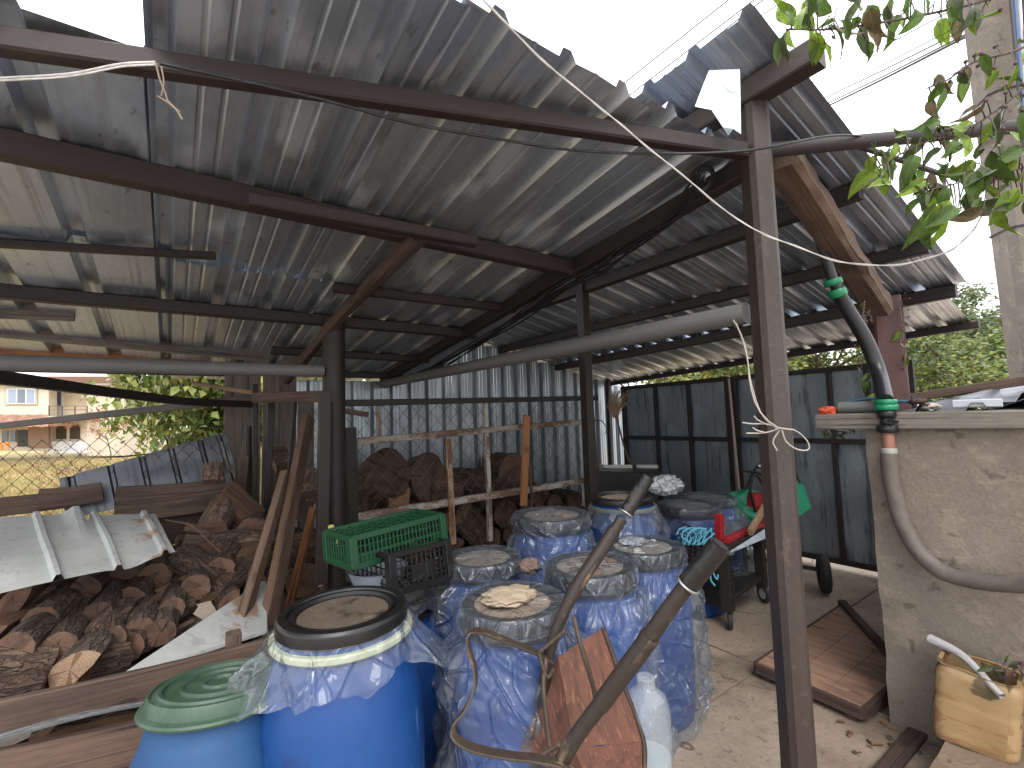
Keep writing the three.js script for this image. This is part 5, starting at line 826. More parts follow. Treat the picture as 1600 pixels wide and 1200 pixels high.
  single('twig', mergeGeometries([tube(smoothPath([[345, 712], [352, 735], [362, 760]].map(([x, y]) => atD(x, y, 3.1)), 12), 0.005, 5), tube(smoothPath([[346, 690], [358, 730], [366, 742]].map(([x, y]) => atD(x, y, 3.1)), 12), 0.005, 5), tube(smoothPath([[318, 800], [330, 778], [352, 770]].map(([x, y]) => atD(x, y, 3.0)), 12), 0.004, 5)]), M.greyWood, 'cluster of dry stems before the dark ribbed sheet', 'twig');
}

// ---------------------------------------------------------------- by the outbuilding
{
  const B = (x, y, b = 2.715) => atB(x, y, b);
  const t = thing('water_hose', 'thick black and grey hose hung from the roof with green couplings and a valve', 'hose', B(1390, 720));
  const green = plain([0.01, 0.2, 0.09], 0.35), blk = plain([0.015, 0.015, 0.017], 0.3);
  part('black_hose', tube(smoothPath([atD(1262, 335, 2.5), atD(1285, 385, 2.45), atD(1299, 430, 2.42), atD(1308, 455, 2.42)], 24), 0.024, 14), blk, t);
  part('black_hose', tube(smoothPath([atD(1306, 452, 2.42), atD(1325, 485, 2.42), atD(1352, 530, 2.4), atD(1372, 580, 2.36), B(1383, 625)], 40), 0.034, 18), blk, t);
  const col = (p, q, r, m, name, n = 20) => part(name, tube([p, p.clone().lerp(q, 0.15), p.clone().lerp(q, 0.85), q], r, n, { scale: s => (s < 0.02 || s > 0.98 ? 0.9 : 1) }), m, t);
  col(atD(1300, 436, 2.41), atD(1303, 446, 2.41), 0.042, green, 'coupling'); col(atD(1306, 452, 2.41), atD(1311, 464, 2.41), 0.042, green, 'coupling');
  const dn = (y0, y1, r, m, name) => col(B(1384 + (y0 - 630) * 0.07, y0), B(1384 + (y1 - 630) * 0.07, y1), r, m, name);
  dn(624, 632, 0.044, green, 'coupling'); dn(632, 641, 0.047, green, 'coupling'); dn(641, 652, 0.038, blk, 'valve'); dn(652, 664, 0.027, blk, 'valve'); dn(664, 676, 0.042, blk, 'valve'); dn(676, 702, 0.024, plain([0.3, 0.14, 0.1], 0.6), 'pipe_stub'); dn(700, 713, 0.032, plain([0.3, 0.3, 0.26], 0.5), 'sleeve');
  part('valve_lever', bar(B(1388, 655, 2.68), B(1402, 660, 2.67), 0.02, 0.014), blk, t);
  part('grey_hose', tube(smoothPath([B(1389, 708), B(1391, 735), B(1398, 775), B(1412, 820), B(1436, 862), B(1472, 893, 2.70), B(1520, 907, 2.68), B(1580, 912, 2.66), B(1680, 912, 2.62)], 70), 0.034, 20, { jitter: 0.04 }), surface([0.3, 0.3], 128, (u, v) => { const n = pf(u, v, 6, 4, 501); return { c: lerp3([84, 76, 72], [118, 108, 100], n), r: 0.55 + 0.2 * n, h: n }; }, { bump: 0.001 }), t);
  single('net_bag', crumple(B(1294, 650, 2.79), 0.045, 0.05, 0.05, 21), plain([0.6, 0.09, 0.04], 0.7), 'small red orange net bundle on the left end of the grey timber', 'net bag');
  const pp = [B(1312, 637, 2.80), B(1385, 636, 2.81)]; single('pipe_piece', mergeGeometries([sweep(ring(0.03, 18), pp, { cap: false, crease: 1 }), sweep(ring(0.025, 18), pp, { cap: false, crease: 1 })]), M.greyPipe, 'offcut of grey pipe lying on the grey timber beside the red net', 'pipe');
  single('blue_hose', tube(smoothPath([B(1322, 628, 2.9), B(1360, 623, 2.92), B(1400, 627, 2.9), B(1440, 628, 2.9), B(1470, 634, 2.88)], 24), 0.008, 8), plain([0.05, 0.13, 0.2], 0.4), 'thin blue hose lying on the outbuilding roof', 'hose');
  single('white_bar', bar(B(1490, 631, 2.765), B(1566, 629, 2.765), 0.03, 0.034), plain([0.5, 0.53, 0.56], 0.5), 'white plastic bar lying on the outbuilding roof edge', 'bar');
  single('sheet_scrap', sheet([[0, 0], [0.3, 0.002], [0.7, 0.002], [1, 0]], 4, (u, w, v) => { const q = [B(1390, 652, 2.74), B(1434, 645, 2.74), B(1441, 634, 2.75), B(1462, 633, 2.75)][Math.min(3, Math.round(u * 3))].clone(); q.x += v * 0.12; q.y += w; return q; }, 0.3), M.galvanized, 'bent strip of sheet metal on the timber right of the valve', 'metal strip');
  for (const [x, y, k, label] of [[1455, 640, 2, 'pale shred of plastic on the timber left of the white bar'], [1435, 632, 5, 'dark clump of debris between the hose and the white bar']]) single('scrap', crumple(B(x, y, 2.78), 0.05, 0.03, 0.04, k, 24), k === 2 ? plain([0.42, 0.36, 0.3], 0.8) : plain([0.06, 0.04, 0.035], 0.9), label, 'scrap');
}
{ // cut open jerrycan on a low step
  const st = thing('low_step', 'low brown brick step under the yellow can', 'step', W(2.45, 0, 0.35)); const g = new THREE.BoxGeometry(0.42, 0.14, 0.62, 12, 4, 16), p0 = g.attributes.position; for (let i = 0; i < p0.count; i++) { p0.setX(i, p0.getX(i) + 0.012 * N3(p0.getX(i) * 9, p0.getY(i) * 9, p0.getZ(i) * 9)); p0.setY(i, p0.getY(i) + 0.008 * N3(p0.getZ(i) * 9, p0.getX(i) * 9, 3)); } g.computeVertexNormals(); g.translate(2.52, 0.07, -0.30); part('block', boxUV(g), tinted(M.plaster, [0.85, 0.72, 0.62]), st);
  const FL = atH(1455, 1150, 0.145), FR = atH(1594, 1202, 0.145), ex = FR.clone().sub(FL), w = ex.length(), u = ex.clone().normalize(), n = V(-u.z, 0, u.x); if (n.x < 0) n.negate();
  const D2 = 0.19, topL = 0.30, rd = 0.035, t = thing('yellow_can', 'yellow plastic can with its top cut off against the outbuilding wall', 'can', FL.clone());
  const outl = []; for (const [cx, cz, a] of [[w - rd, rd, -1.57], [w - rd, D2 - rd, 0], [rd, D2 - rd, 1.57], [rd, rd, 3.14]]) for (let i = 0; i <= 6; i++) { const th = a + i / 6 * 1.57; outl.push([cx + rd * Math.cos(th), cz + rd * Math.sin(th)]); }
  const dense = []; for (let i = 0; i < outl.length; i++) { const a = outl[i], b = outl[(i + 1) % outl.length], L = Math.hypot(a[0] - b[0], a[1] - b[1]), m = Math.max(1, Math.round(L / 0.02)); for (let j = 0; j < m; j++) dense.push([mix(a[0], b[0], j / m), mix(a[1], b[1], j / m)]); }
  const pos = [], uv = [], idx = [], N = dense.length, rows = [];
  for (let j = 0; j <= 24; j++) rows.push([j / 24, 0]); rows.push([1.005, 0.006], [1.0, 0.016]); for (let j = 1; j <= 6; j++) rows.push([1 - j / 6 * 0.95, 0.012]);
  rows.forEach(([f, inset]) => { for (let i = 0; i <= N; i++) { const [x, z] = dense[i % N], tx = x / w, top = topL - 0.014 * tx + 0.004 * Math.sin(tx * 7 + z * 20); const k = inset + (f < 0.06 ? 0.008 * (1 - f / 0.06) : 0) + (inset === 0 ? 0.005 * Math.exp(-(((f - 0.60) / 0.02) ** 2)) + 0.004 * Math.exp(-(((f - 0.14) / 0.02) ** 2)) - 0.002 * N3(tx * 3, f * 3, 5) + (f > 0.86 ? 0.02 * ((f - 0.86) / 0.14) ** 2 : 0) : 0.0); const cx = w / 2, cz = D2 / 2, r = Math.hypot(x - cx, z - cz), s = 1 - k / r; const p = FL.clone().addScaledVector(u, cx + (x - cx) * s + 0.03 * f).addScaledVector(n, cz + (z - cz) * s); p.y += f * top; pos.push(p.x, p.y, p.z); uv.push(i / N * 0.9, f * 0.3); } });
  for (let j = 0; j < rows.length - 1; j++) for (let i = 0; i < N; i++) { const a = j * (N + 1) + i, b = a + 1, c = a + N + 1; idx.push(a, b, c + 1, a, c + 1, c); }
  const cg = new THREE.BufferGeometry(); cg.setAttribute('position', new THREE.Float32BufferAttribute(pos, 3)); cg.setAttribute('uv', new THREE.Float32BufferAttribute(uv, 2)); cg.setIndex(idx);
  const yellow = surface([0.5, 0.5], 512, (a, b) => { const q = pf(a, b, 5, 5, 521), f = pf(a, b, 40, 3, 523), d = sst(0.63, 0.70, pf(a, b, 6, 5, 525)), s2 = sst(0.58, 0.66, pa(a, b, 5, 20, 4, 527)), c = lerp3([142, 114, 78], [172, 144, 106], q); return { c: lerp3(lerp3(c, [70, 60, 44], d * 0.75), [132, 92, 58], s2 * 0.45), r: 0.5 + 0.3 * d, h: f * 0.4 + q * 0.3 }; }, { bump: 0.0012 });
  part('body', toCreasedNormals(cg, 0.7), yellow, t);
  part('bottom', slab(dense.map(([x, z]) => { const p = FL.clone().addScaledVector(u, mix(w / 2, x, 0.9)).addScaledVector(n, mix(D2 / 2, z, 0.9)); p.y += 0.02; return p; }), V(0, -0.012, 0)), M.blackPlastic, t);
  const a = atB(1453, 998, 2.70), b = atB(1500, 1022, 2.66), c = atB(1565, 1088, 2.52);
  single('grey_tube', mergeGeometries([sweep(ring(0.021, 16), smoothPath([a, b, c], 12), { cap: false, crease: 1, scale: s => 1 - 0.45 * s }), sweep(ring(0.017, 16), smoothPath([a, b, c], 12), { cap: false, crease: 1, scale: s => 1 - 0.45 * s })]), plain([0.42, 0.4, 0.4], 0.6), 'tapering pale grey tube leaning out of the yellow can', 'tube');
}
{ // plank cover on the floor
  const h = 0.085, A = atH(1182, 1034, h), Bp = atH(1347, 1104, h), C = atH(1412, 1050, h), Dd = atH(1316, 944, h);
  const t = thing('plank_cover', 'brown plank cover with a thick frame lying on the floor by the outbuilding', 'cover', A.clone().setY(0));
  for (const [s0, s1] of [[0.01, 0.36], [0.366, 0.69], [0.696, 0.99]]) part('board', slab([A.clone().lerp(Bp, s0), A.clone().lerp(Bp, s1), Dd.clone().lerp(C, s1), Dd.clone().lerp(C, s0)], V(0, -0.02, 0)), tinted(M.oldWood, [1.9, 1.8, 1.85]), t);
  const lo = p => p.clone().setY(h - 0.03); for (const [p, q] of [[A, Bp], [Bp, C], [A, Dd]]) part('frame', bar(lo(p), lo(q), 0.035, 0.055, { n: 6, jitter: 0.06 }), M.darkWood, t); part('frame', bar(Dd.clone().setY(h), C.clone().setY(h), 0.05, 0.06, { n: 6, jitter: 0.06 }), M.darkWood, t);
  for (const s of [0.1, 0.9]) part('bearer', bar(A.clone().lerp(Bp, s).setY(0.025), Dd.clone().lerp(C, s).setY(0.025), 0.05, 0.05), M.darkWood, t);
  single('strip', bar(atH(1436, 1142, 0.012), atH(1375, 1215, 0.012), 0.07, 0.02), M.darkWood, 'dark wooden strip on the floor before the yellow can', 'strip');
}

// ---------------------------------------------------------------- foliage
function leafGeo(len, wid, fold, curl, twist, k) {
  const n = 9, pos = [], uv = [], idx = [];
  for (let i = 0; i <= n; i++) { const t = i / n, w = wid * Math.pow(Math.sin(Math.PI * Math.pow(t, 0.8)), 0.85) * (1 - 0.25 * t) * (i === n ? 0 : 1), y = -curl * t * t * len, wav = 0.05 * wid * Math.sin(t * 17 + k); for (const s of [-1, -0.5, 0, 0.5, 1]) { const a = twist * t, x = s * w * 0.5, z = y + Math.abs(s) * w * fold + (Math.abs(s) === 1 ? wav : 0); pos.push(x * Math.cos(a) - z * Math.sin(a), t * len * (1 - 0.25 * curl * t), x * Math.sin(a) + z * Math.cos(a)); uv.push(0.5 + s * w / wid * 0.48, t); } }
  for (let i = 0; i < n; i++) for (let j = 0; j < 4; j++) { const a = i * 5 + j; idx.push(a, a + 1, a + 6, a, a + 6, a + 5); }
  const g = new THREE.BufferGeometry(); g.setAttribute('position', new THREE.Float32BufferAttribute(pos, 3)); g.setAttribute('uv', new THREE.Float32BufferAttribute(uv, 2)); g.setIndex(idx); g.computeVertexNormals(); return g;
}
const leafSkin = (a, b, spot, s) => surface([1, 1], 128, (u, v) => { const mid2 = Math.exp(-(((u - 0.5) / 0.025) ** 2)), vein = Math.pow(0.5 + 0.5 * Math.sin((v * 7 + Math.abs(u - 0.5) * -5) * 6.28), 10) * 0.35, n = pf(u, v, 5, 4, s), sp = sst(0.66, 0.74, pf(u, v, 7, 4, s + 5)); return { c: lerp3(lerp3(lerp3(a, b, n), [b[0] * 1.25, b[1] * 1.2, b[2] * 1.1], Math.max(mid2, vein) * 0.6), spot, sp * 0.7), r: 0.5 + 0.2 * n, h: 0.5 - 0.4 * Math.max(mid2, vein) }; }, { bump: 0.0008, transmission: 0.4, thickness: 0, ior: 1.3 });
{
  const skins = [leafSkin([62, 86, 34], [88, 112, 46], [70, 52, 40], 601), leafSkin([96, 124, 40], [126, 150, 54], [92, 66, 40], 611), leafSkin([58, 72, 44], [84, 94, 58], [78, 56, 50], 621), leafSkin([84, 74, 56], [112, 96, 70], [76, 52, 46], 631)];
  const shapes = []; for (let i = 0; i < 7; i++) shapes.push(leafGeo(0.105 + 0.007 * i, 0.05 + 0.004 * (i % 4), 0.22 + 0.05 * (i % 3), 0.18 + 0.14 * (i % 4), (i % 3 - 1) * 0.5, i * 2));
  const bark = plain([0.09, 0.065, 0.05], 0.85), bud = plain([0.10, 0.05, 0.06], 0.7);
  const spray = (label, main, twigs, leaves) => {
    const t = thing('leafy_branch', label, 'branch', atD(...main[0]));
    part('branch', mergeGeometries([tube(smoothPath(main.map(p => atD(...p)), 30), 0.0042, 6, { scale: s => 1.1 - 0.6 * s }), ...twigs.map(L => tube(smoothPath(L.map(p => atD(...p)), 12), 0.0022, 5, { scale: s => 1 - 0.4 * s }))]), bark, t);
    for (const [x, y, d, ang, size, skin, flip] of leaves) { // ang: direction of the tip in the picture, degrees clockwise from right
      const p = atD(x, y, d), q = atD(x + 60 * Math.cos(ang), y + 60 * Math.sin(ang), d + rr(-0.05, 0.05)); const dir = q.sub(p).normalize(), eye = EYE.clone().sub(p).normalize();
      const nrm = eye.clone().add(V(rr(-0.9, 0.9), rr(-0.2, 1.0), rr(-0.9, 0.9))).normalize(), xs = dir.clone().cross(nrm).normalize(), zs = xs.clone().cross(dir).normalize();
      const m = new THREE.Mesh(shapes[Math.floor(rnd() * shapes.length)], skins[skin]); m.name = 'leaf'; m.castShadow = m.receiveShadow = true;
      const mat = new THREE.Matrix4().makeBasis(xs.multiplyScalar(flip ? -1 : 1), dir, zs); m.quaternion.setFromRotationMatrix(mat); m.position.copy(p).sub(t.position); m.scale.setScalar(size); t.add(m);
    }
    const buds = []; for (const L of twigs.slice(0, 14)) { const e = atD(...L[L.length - 1]); const g = new THREE.SphereGeometry(0.006, 8, 6); g.translate(e.x, e.y, e.z); buds.push(g); } if (buds.length) part('buds', mergeGeometries(buds), bud, t).userData.kind = 'stuff';
    return t;
  };
  const ring2 = (pts, n, spread, out) => { // leaves strewn along a line of the branch
    const tw = [], lv = []; const path = smoothPath(pts.map(p => V(...p)), 200);
    for (let i = 0; i < n; i++) { const s = path[Math.floor((i + rnd() * 0.6) / n * 199)], sgn = i % 2 ? 1 : -1, x = s.x + rr(-14, 14), y = s.y + sgn * rr(4, spread) + out.bias * rnd(), a = out.ang + rr(-out.var, out.var); const d = s.z + rr(-0.08, 0.1); tw.push([[s.x, s.y, s.z], [(s.x + x) / 2, (s.y + y) / 2 - 3, (s.z + d) / 2], [x, y, d]]); lv.push([x, y, d, a, rr(0.46, 0.84) * (out.size || 1), rnd() < 0.38 ? 0 : rnd() < 0.55 ? 1 : rnd() < 0.6 ? 2 : 3, rnd() < 0.5]); }
    return [tw, lv];
  };
  const b1 = [[1640, -40, 1.5], [1540, 0, 1.45], [1450, 22, 1.42], [1360, 38, 1.4], [1290, 46, 1.38], [1228, 46, 1.36]]; const [t1, l1] = ring2(b1, 78, 30, { ang: 1.5, var: 0.75, bias: -20 });
  l1.push([1240, 40, 1.36, -2.2, 0.9, 1, false], [1236, 44, 1.36, 1.9, 0.9, 1, true], [1300, 20, 1.4, -2.5, 0.9, 0, false], [1262, 30, 1.38, -0.6, 0.9, 0, true], [1226, 50, 1.36, 1.6, 0.6, 2, false]);
  spray('highest leafy branch reaching in from the upper right corner', b1, t1, l1);
  const b2 = [[1660, 40, 1.5], [1590, 78, 1.48], [1520, 98, 1.45], [1480, 125, 1.43], [1448, 138, 1.42]]; const [t2, l2] = ring2(b2.slice(1), 20, 18, { ang: 1.6, var: 0.5, bias: 6, size: 0.85 });
  spray('sparse middle branch with few drooping leaves before the concrete pole', b2, t2, l2);
  const b3 = [[1680, 90, 1.5], [1610, 130, 1.46], [1560, 170, 1.43], [1500, 208, 1.4], [1440, 224, 1.4], [1400, 245, 1.38], [1360, 268, 1.38]]; const [t3, l3] = ring2(b3.slice(1), 52, 34, { ang: 2.3, var: 1.1, bias: 10 });
  const b4 = [[1680, 240, 1.45], [1600, 262, 1.42], [1540, 275, 1.4], [1480, 290, 1.38], [1440, 300, 1.37]]; const [t4, l4] = ring2(b4, 78, 50, { ang: 2.1, var: 1.0, bias: 12, size: 1.12 });
  spray('dense lowest branch of green leaves hanging over the concrete pole', b3, [[...b4], ...t3, ...t4], [...l3, ...l4, [1372, 262, 1.37, 2.5, 0.8, 1, false], [1366, 262, 1.37, 3.1, 0.7, 0, true], [1376, 262, 1.37, 1.4, 0.7, 1, false], [1450, 296, 1.36, 3.0, 0.9, 2, true], [1462, 318, 1.36, 2.0, 1.0, 0, false]]);
  // creeper with withered leaves at the reddish post
  const cr = [[1408, 470, 2.9], [1412, 500, 2.88], [1414, 540, 2.86], [1412, 575, 2.86]]; const [t5, l5] = ring2(cr, 12, 8, { ang: 1.6, var: 0.6, bias: 0, size: 0.8 }); l5.forEach((l, i) => l[5] = i % 3 ? 3 : 1);
  spray('withered creeper clinging to the right side of the reddish post', cr, t5, l5);
  const cr2 = [[1350, 480, 2.5], [1345, 510, 2.5], [1352, 550, 2.5], [1345, 575, 2.5]]; const [t6, l6] = ring2(cr2, 18, 10, { ang: 1.7, var: 0.8, bias: 0, size: 0.55 }); l6.forEach(l => l[5] = 3);
  spray('dry brown creeper hanging behind the black hose', cr2, t6, l6);
  const cr3 = [[1285, 680, 2.45], [1310, 674, 2.45], [1335, 678, 2.45]]; const [t7, l7] = ring2(cr3, 9, 6, { ang: 0.3, var: 1.0, bias: 0, size: 0.6 }); l7.forEach(l => l[5] = 2);
  spray('green sprig poking out under the grey timber', cr3, t7, l7);
  const cr4 = [[1365, 590, 2.7], [1372, 610, 2.7], [1360, 628, 2.7]]; const [t8, l8] = ring2(cr4, 10, 14, { ang: 2.6, var: 1.3, bias: 0, size: 0.75 }); l8.forEach((l, i) => l[5] = i % 2);
  spray('green leaves left of the reddish post above the timber', cr4, t8, l8);
  const cr5 = [[1625, 1035, 1.75], [1580, 1048, 1.78], [1540, 1046, 1.8]]; const [t9, l9] = ring2(cr5, 17, 10, { ang: 2.6, var: 1.2, bias: 0, size: 0.62 }); l9.forEach((l, i) => l[5] = i % 3 ? 2 : 0);
  spray('sprig of dull green leaves lying over the yellow can', cr5, t9, l9);
  // dry leaves on the floor
  const dead = plain([0.16, 0.09, 0.05], 0.9); const labels = 'dry brown leaf on the concrete near the plank cover';
  for (let i = 0; i < 22; i++) { const p = atH(rr(1310, 1432), rr(1110, 1190) - (i % 3) * 8, 0.006); const m = new THREE.Mesh(shapes[i % 7], i % 3 ? dead : skins[3]); m.name = numbered('dead_leaf'); m.position.copy(p); m.rotation.set(-1.45 + rr(-0.2, 0.3), rr(-0.2, 0.2), rr(0, 6)); m.scale.setScalar(rr(0.3, 0.6)); m.castShadow = m.receiveShadow = true; scene.add(m); tag(m, labels, 'dead leaf', 'dry leaves on the floor'); }
}
// trees that stand farther off
function treeAt(name, label, base, h, spread, { leaves = 3000, size = 0.11, cols, droop = 0.2, bare = false, trunkR = 0.09, low = 0.25, cat = 'tree', branches = 9, clump = 0.42 }) {
  const t = thing(name, label, cat, base), wood2 = [], tips = [];
  const grow = (p, dir, len, r, lvl) => { const pts = [p.clone()]; let d = dir.clone(), q = p.clone(); for (let i = 0; i < 5; i++) { d.add(V(rr(-0.22, 0.22), rr(-0.1, 0.2), rr(-0.22, 0.22))).normalize(); q = q.clone().addScaledVector(d, len / 5); pts.push(q); if (lvl > 0 && i > 0) tips.push(q.clone()); } wood2.push(tube(pts, r, lvl > 1 ? 4 : 6, { scale: s => 1 - 0.6 * s })); if (lvl < 3) { const n = lvl === 0 ? branches : bare ? 4 : 3; for (let i = 0; i < n; i++) { const at = pts[Math.min(5, 1 + Math.floor((lvl === 0 ? low + (1 - low) * i / n : rr(0.3, 1)) * 5))]; const a = i * 2.4 + rr(-0.4, 0.4); grow(at, V(Math.cos(a), rr(0.1, 0.8), Math.sin(a)).normalize(), len * (lvl === 0 ? spread / h : 0.55) * rr(0.75, 1.15), r * 0.5, lvl + 1); } } };
  grow(V(0, 0, 0), V(rr(-0.05, 0.05), 1, rr(-0.05, 0.05)).normalize(), h * 0.85, trunkR, 0);
  own('trunk', mergeGeometries(wood2), M.bark, t);
  if (bare) return t;
  const lg = leafGeo(1, 0.55, 0.2, 0.3, 0.2, 1), small = new THREE.BufferGeometry(); { const w = 0.27; small.setAttribute('position', new THREE.Float32BufferAttribute([0, 0, 0, -w, 0.45, 0.08, 0, 0.5, -0.04, w, 0.45, 0.08, 0, 1, -0.12], 3)); small.setIndex([0, 2, 1, 0, 3, 2, 1, 2, 4, 2, 3, 4]); small.computeVertexNormals(); }
  const m = new THREE.InstancedMesh(size > 0.1 ? small : small, new THREE.MeshPhysicalMaterial({ color: 0xffffff, roughness: 0.6, transmission: 0.4, thickness: 0, side: THREE.DoubleSide }), leaves), o = new THREE.Object3D(), c = new THREE.Color();
  for (let i = 0; i < leaves; i++) { const q = tips[Math.floor(rnd() * tips.length)], rad = clump * Math.pow(rnd(), 0.7), a = rr(0, 6.28), e = rr(-1, 1); o.position.set(q.x + rad * Math.cos(a) * Math.sqrt(1 - e * e), q.y + rad * e * 0.8 - droop * rnd() * 0.3, q.z + rad * Math.sin(a) * Math.sqrt(1 - e * e)); o.rotation.set(rr(0.6, 2.6), rr(0, 6.28), rr(-0.5, 0.5)); o.scale.setScalar(size * rr(0.6, 1.25)); o.updateMatrix(); m.setMatrixAt(i, o.matrix); const k = cols[Math.floor(rnd() * cols.length)], f = rr(0.75, 1.25); m.setColorAt(i, c.setRGB(k[0] * f, k[1] * f, k[2] * f)); }
  m.name = 'crown'; m.userData.kind = 'stuff'; m.castShadow = m.receiveShadow = true; t.add(m); return t;
}
const ground0 = (x, y, d) => atD(x, y, d).setY(-0.05);
const yg = [[0.30, 0.35, 0.08], [0.22, 0.30, 0.07], [0.40, 0.38, 0.10], [0.16, 0.23, 0.06]], gr = [[0.13, 0.18, 0.06], [0.10, 0.15, 0.05], [0.18, 0.22, 0.09], [0.2, 0.2, 0.09]], ye = [[0.28, 0.22, 0.03], [0.16, 0.19, 0.04], [0.10, 0.15, 0.03]];
treeAt('walnut_tree', 'leafy yellow green tree right of the pale house beyond the woodpile', ground0(338, 650, 8.0), 3.5, 1.75, { leaves: 15000, size: 0.17, cols: yg, low: 0.05, branches: 14, trunkR: 0.06, clump: 0.5 });
treeAt('walnut_tree', 'second leafy tree nearer the corner frame beyond the woodpile', ground0(425, 650, 8.5), 3.4, 2.0, { leaves: 12000, size: 0.17, cols: yg, low: 0.05, branches: 12, trunkR: 0.06, clump: 0.5 });
treeAt('autumn_tree', 'tree turning yellow that shows over the far gate leaf', ground0(1095, 590, 12), 3.1, 1.9, { leaves: 15000, size: 0.15, cols: [...ye, ...yg], branches: 12, low: 0.3, clump: 0.45 });
treeAt('green_tree', 'round green tree over the gate just left of the middle post', ground0(1160, 590, 14), 3.4, 1.8, { leaves: 12000, size: 0.15, cols: [...yg, ...gr], branches: 11, low: 0.3, clump: 0.45 });
treeAt('bare_tree', 'bare leafless tree over the far end of the gate', ground0(1008, 600, 11), 3.0, 1.8, { bare: true, cols: yg, branches: 9, trunkR: 0.05, low: 0.4 });
treeAt('green_tree', 'thin green tree showing between the middle post and the black hose', ground0(1290, 580, 15), 3.7, 2.4, { leaves: 14000, size: 0.15, cols: [...gr, ...yg], branches: 12, low: 0.3, clump: 0.55 });
treeAt('acacia_tree', 'feathery green tree right of the reddish post', ground0(1460, 560, 17), 3.7, 2.8, { leaves: 26000, size: 0.14, cols: gr, branches: 14, low: 0.2, clump: 0.55 });
treeAt('acacia_tree', 'feathery green tree partly behind the concrete pole', ground0(1570, 560, 18), 3.6, 2.8, { leaves: 26000, size: 0.14, cols: gr, branches: 14, low: 0.2, clump: 0.55 });
treeAt('acacia_tree', 'lower green tree filling the gap above the outbuilding roof', ground0(1515, 580, 14), 2.6, 2.4, { leaves: 20000, size: 0.13, cols: [...gr, ...yg], branches: 13, low: 0.1, clump: 0.5 });
{ // dry grass of the field and tall weeds by the fence
  const blade = new THREE.BufferGeometry(); { const p = [], ix = []; for (let i = 0; i < 5; i++) { const a = i * 1.3, x = Math.cos(a) * 0.05, z = Math.sin(a) * 0.05, l = 1 - 0.12 * i; p.push(x - 0.012, 0, z, x + 0.012, 0, z, x * 2.2, l * 0.6, z * 2.2, x * 4, l, z * 4); const b = i * 4; ix.push(b, b + 1, b + 2, b + 1, b + 3, b + 2); } blade.setAttribute('position', new THREE.Float32BufferAttribute(p, 3)); blade.setIndex(ix); blade.computeVertexNormals(); }
  const n = 26000, m = new THREE.InstancedMesh(blade, new THREE.MeshPhysicalMaterial({ color: 0xffffff, roughness: 0.9, transmission: 0.2, thickness: 0, side: THREE.DoubleSide }), n), o = new THREE.Object3D(), c = new THREE.Color();
  for (let i = 0; i < n; i++) { const d = 4.6 + 21 * Math.pow(rnd(), 1.3), q = atD(rr(-150, 460), 640, d); o.position.set(q.x, -0.05, q.z); o.rotation.set(rr(-0.3, 0.3), rr(0, 6), rr(-0.3, 0.3)); const s = rr(0.06, 0.22) * (N3(q.x * 0.5, 0, q.z * 0.5) + 1); o.scale.set(s * 1.6, s, s * 1.6); o.updateMatrix(); m.setMatrixAt(i, o.matrix); const k = rnd() < 0.72 ? [0.42, 0.31, 0.13] : [0.2, 0.22, 0.07], f = rr(0.7, 1.2); m.setColorAt(i, c.setRGB(k[0] * f, k[1] * f, k[2] * f)); }
  m.name = 'dry_grass'; scene.add(m); tag(m, 'dry yellow grass of the field between the fence and the house', 'grass', null, 'stuff');
  const n2 = 900, w = new THREE.InstancedMesh(blade, m.material, n2); for (let i = 0; i < n2; i++) { const q = atD(rr(345, 410), 700, rr(4.6, 6.2)); o.position.set(q.x, -0.05 + (i % 3) * 0.25, q.z); o.rotation.set(rr(-0.2, 0.2), rr(0, 6), rr(-0.2, 0.2)); const s = rr(0.4, 0.95); o.scale.set(s * 0.9, s, s * 0.9); o.updateMatrix(); w.setMatrixAt(i, o.matrix); const f = rr(0.7, 1.2); w.setColorAt(i, c.setRGB(0.46 * f, 0.36 * f, 0.17 * f)); }
  w.name = 'tall_weeds'; scene.add(w); tag(w, 'tall dry weeds between the dark ribbed sheet and the corner frame', 'weeds', null, 'stuff');
  treeAt('dry_bush', 'small reddish brown withered bush in the dry field', ground0(100, 700, 12), 0.75, 0.9, { leaves: 500, size: 0.07, cols: [[0.2, 0.09, 0.05], [0.26, 0.14, 0.07]], trunkR: 0.012, low: 0, branches: 8, cat: 'bush', clump: 0.2 });
}

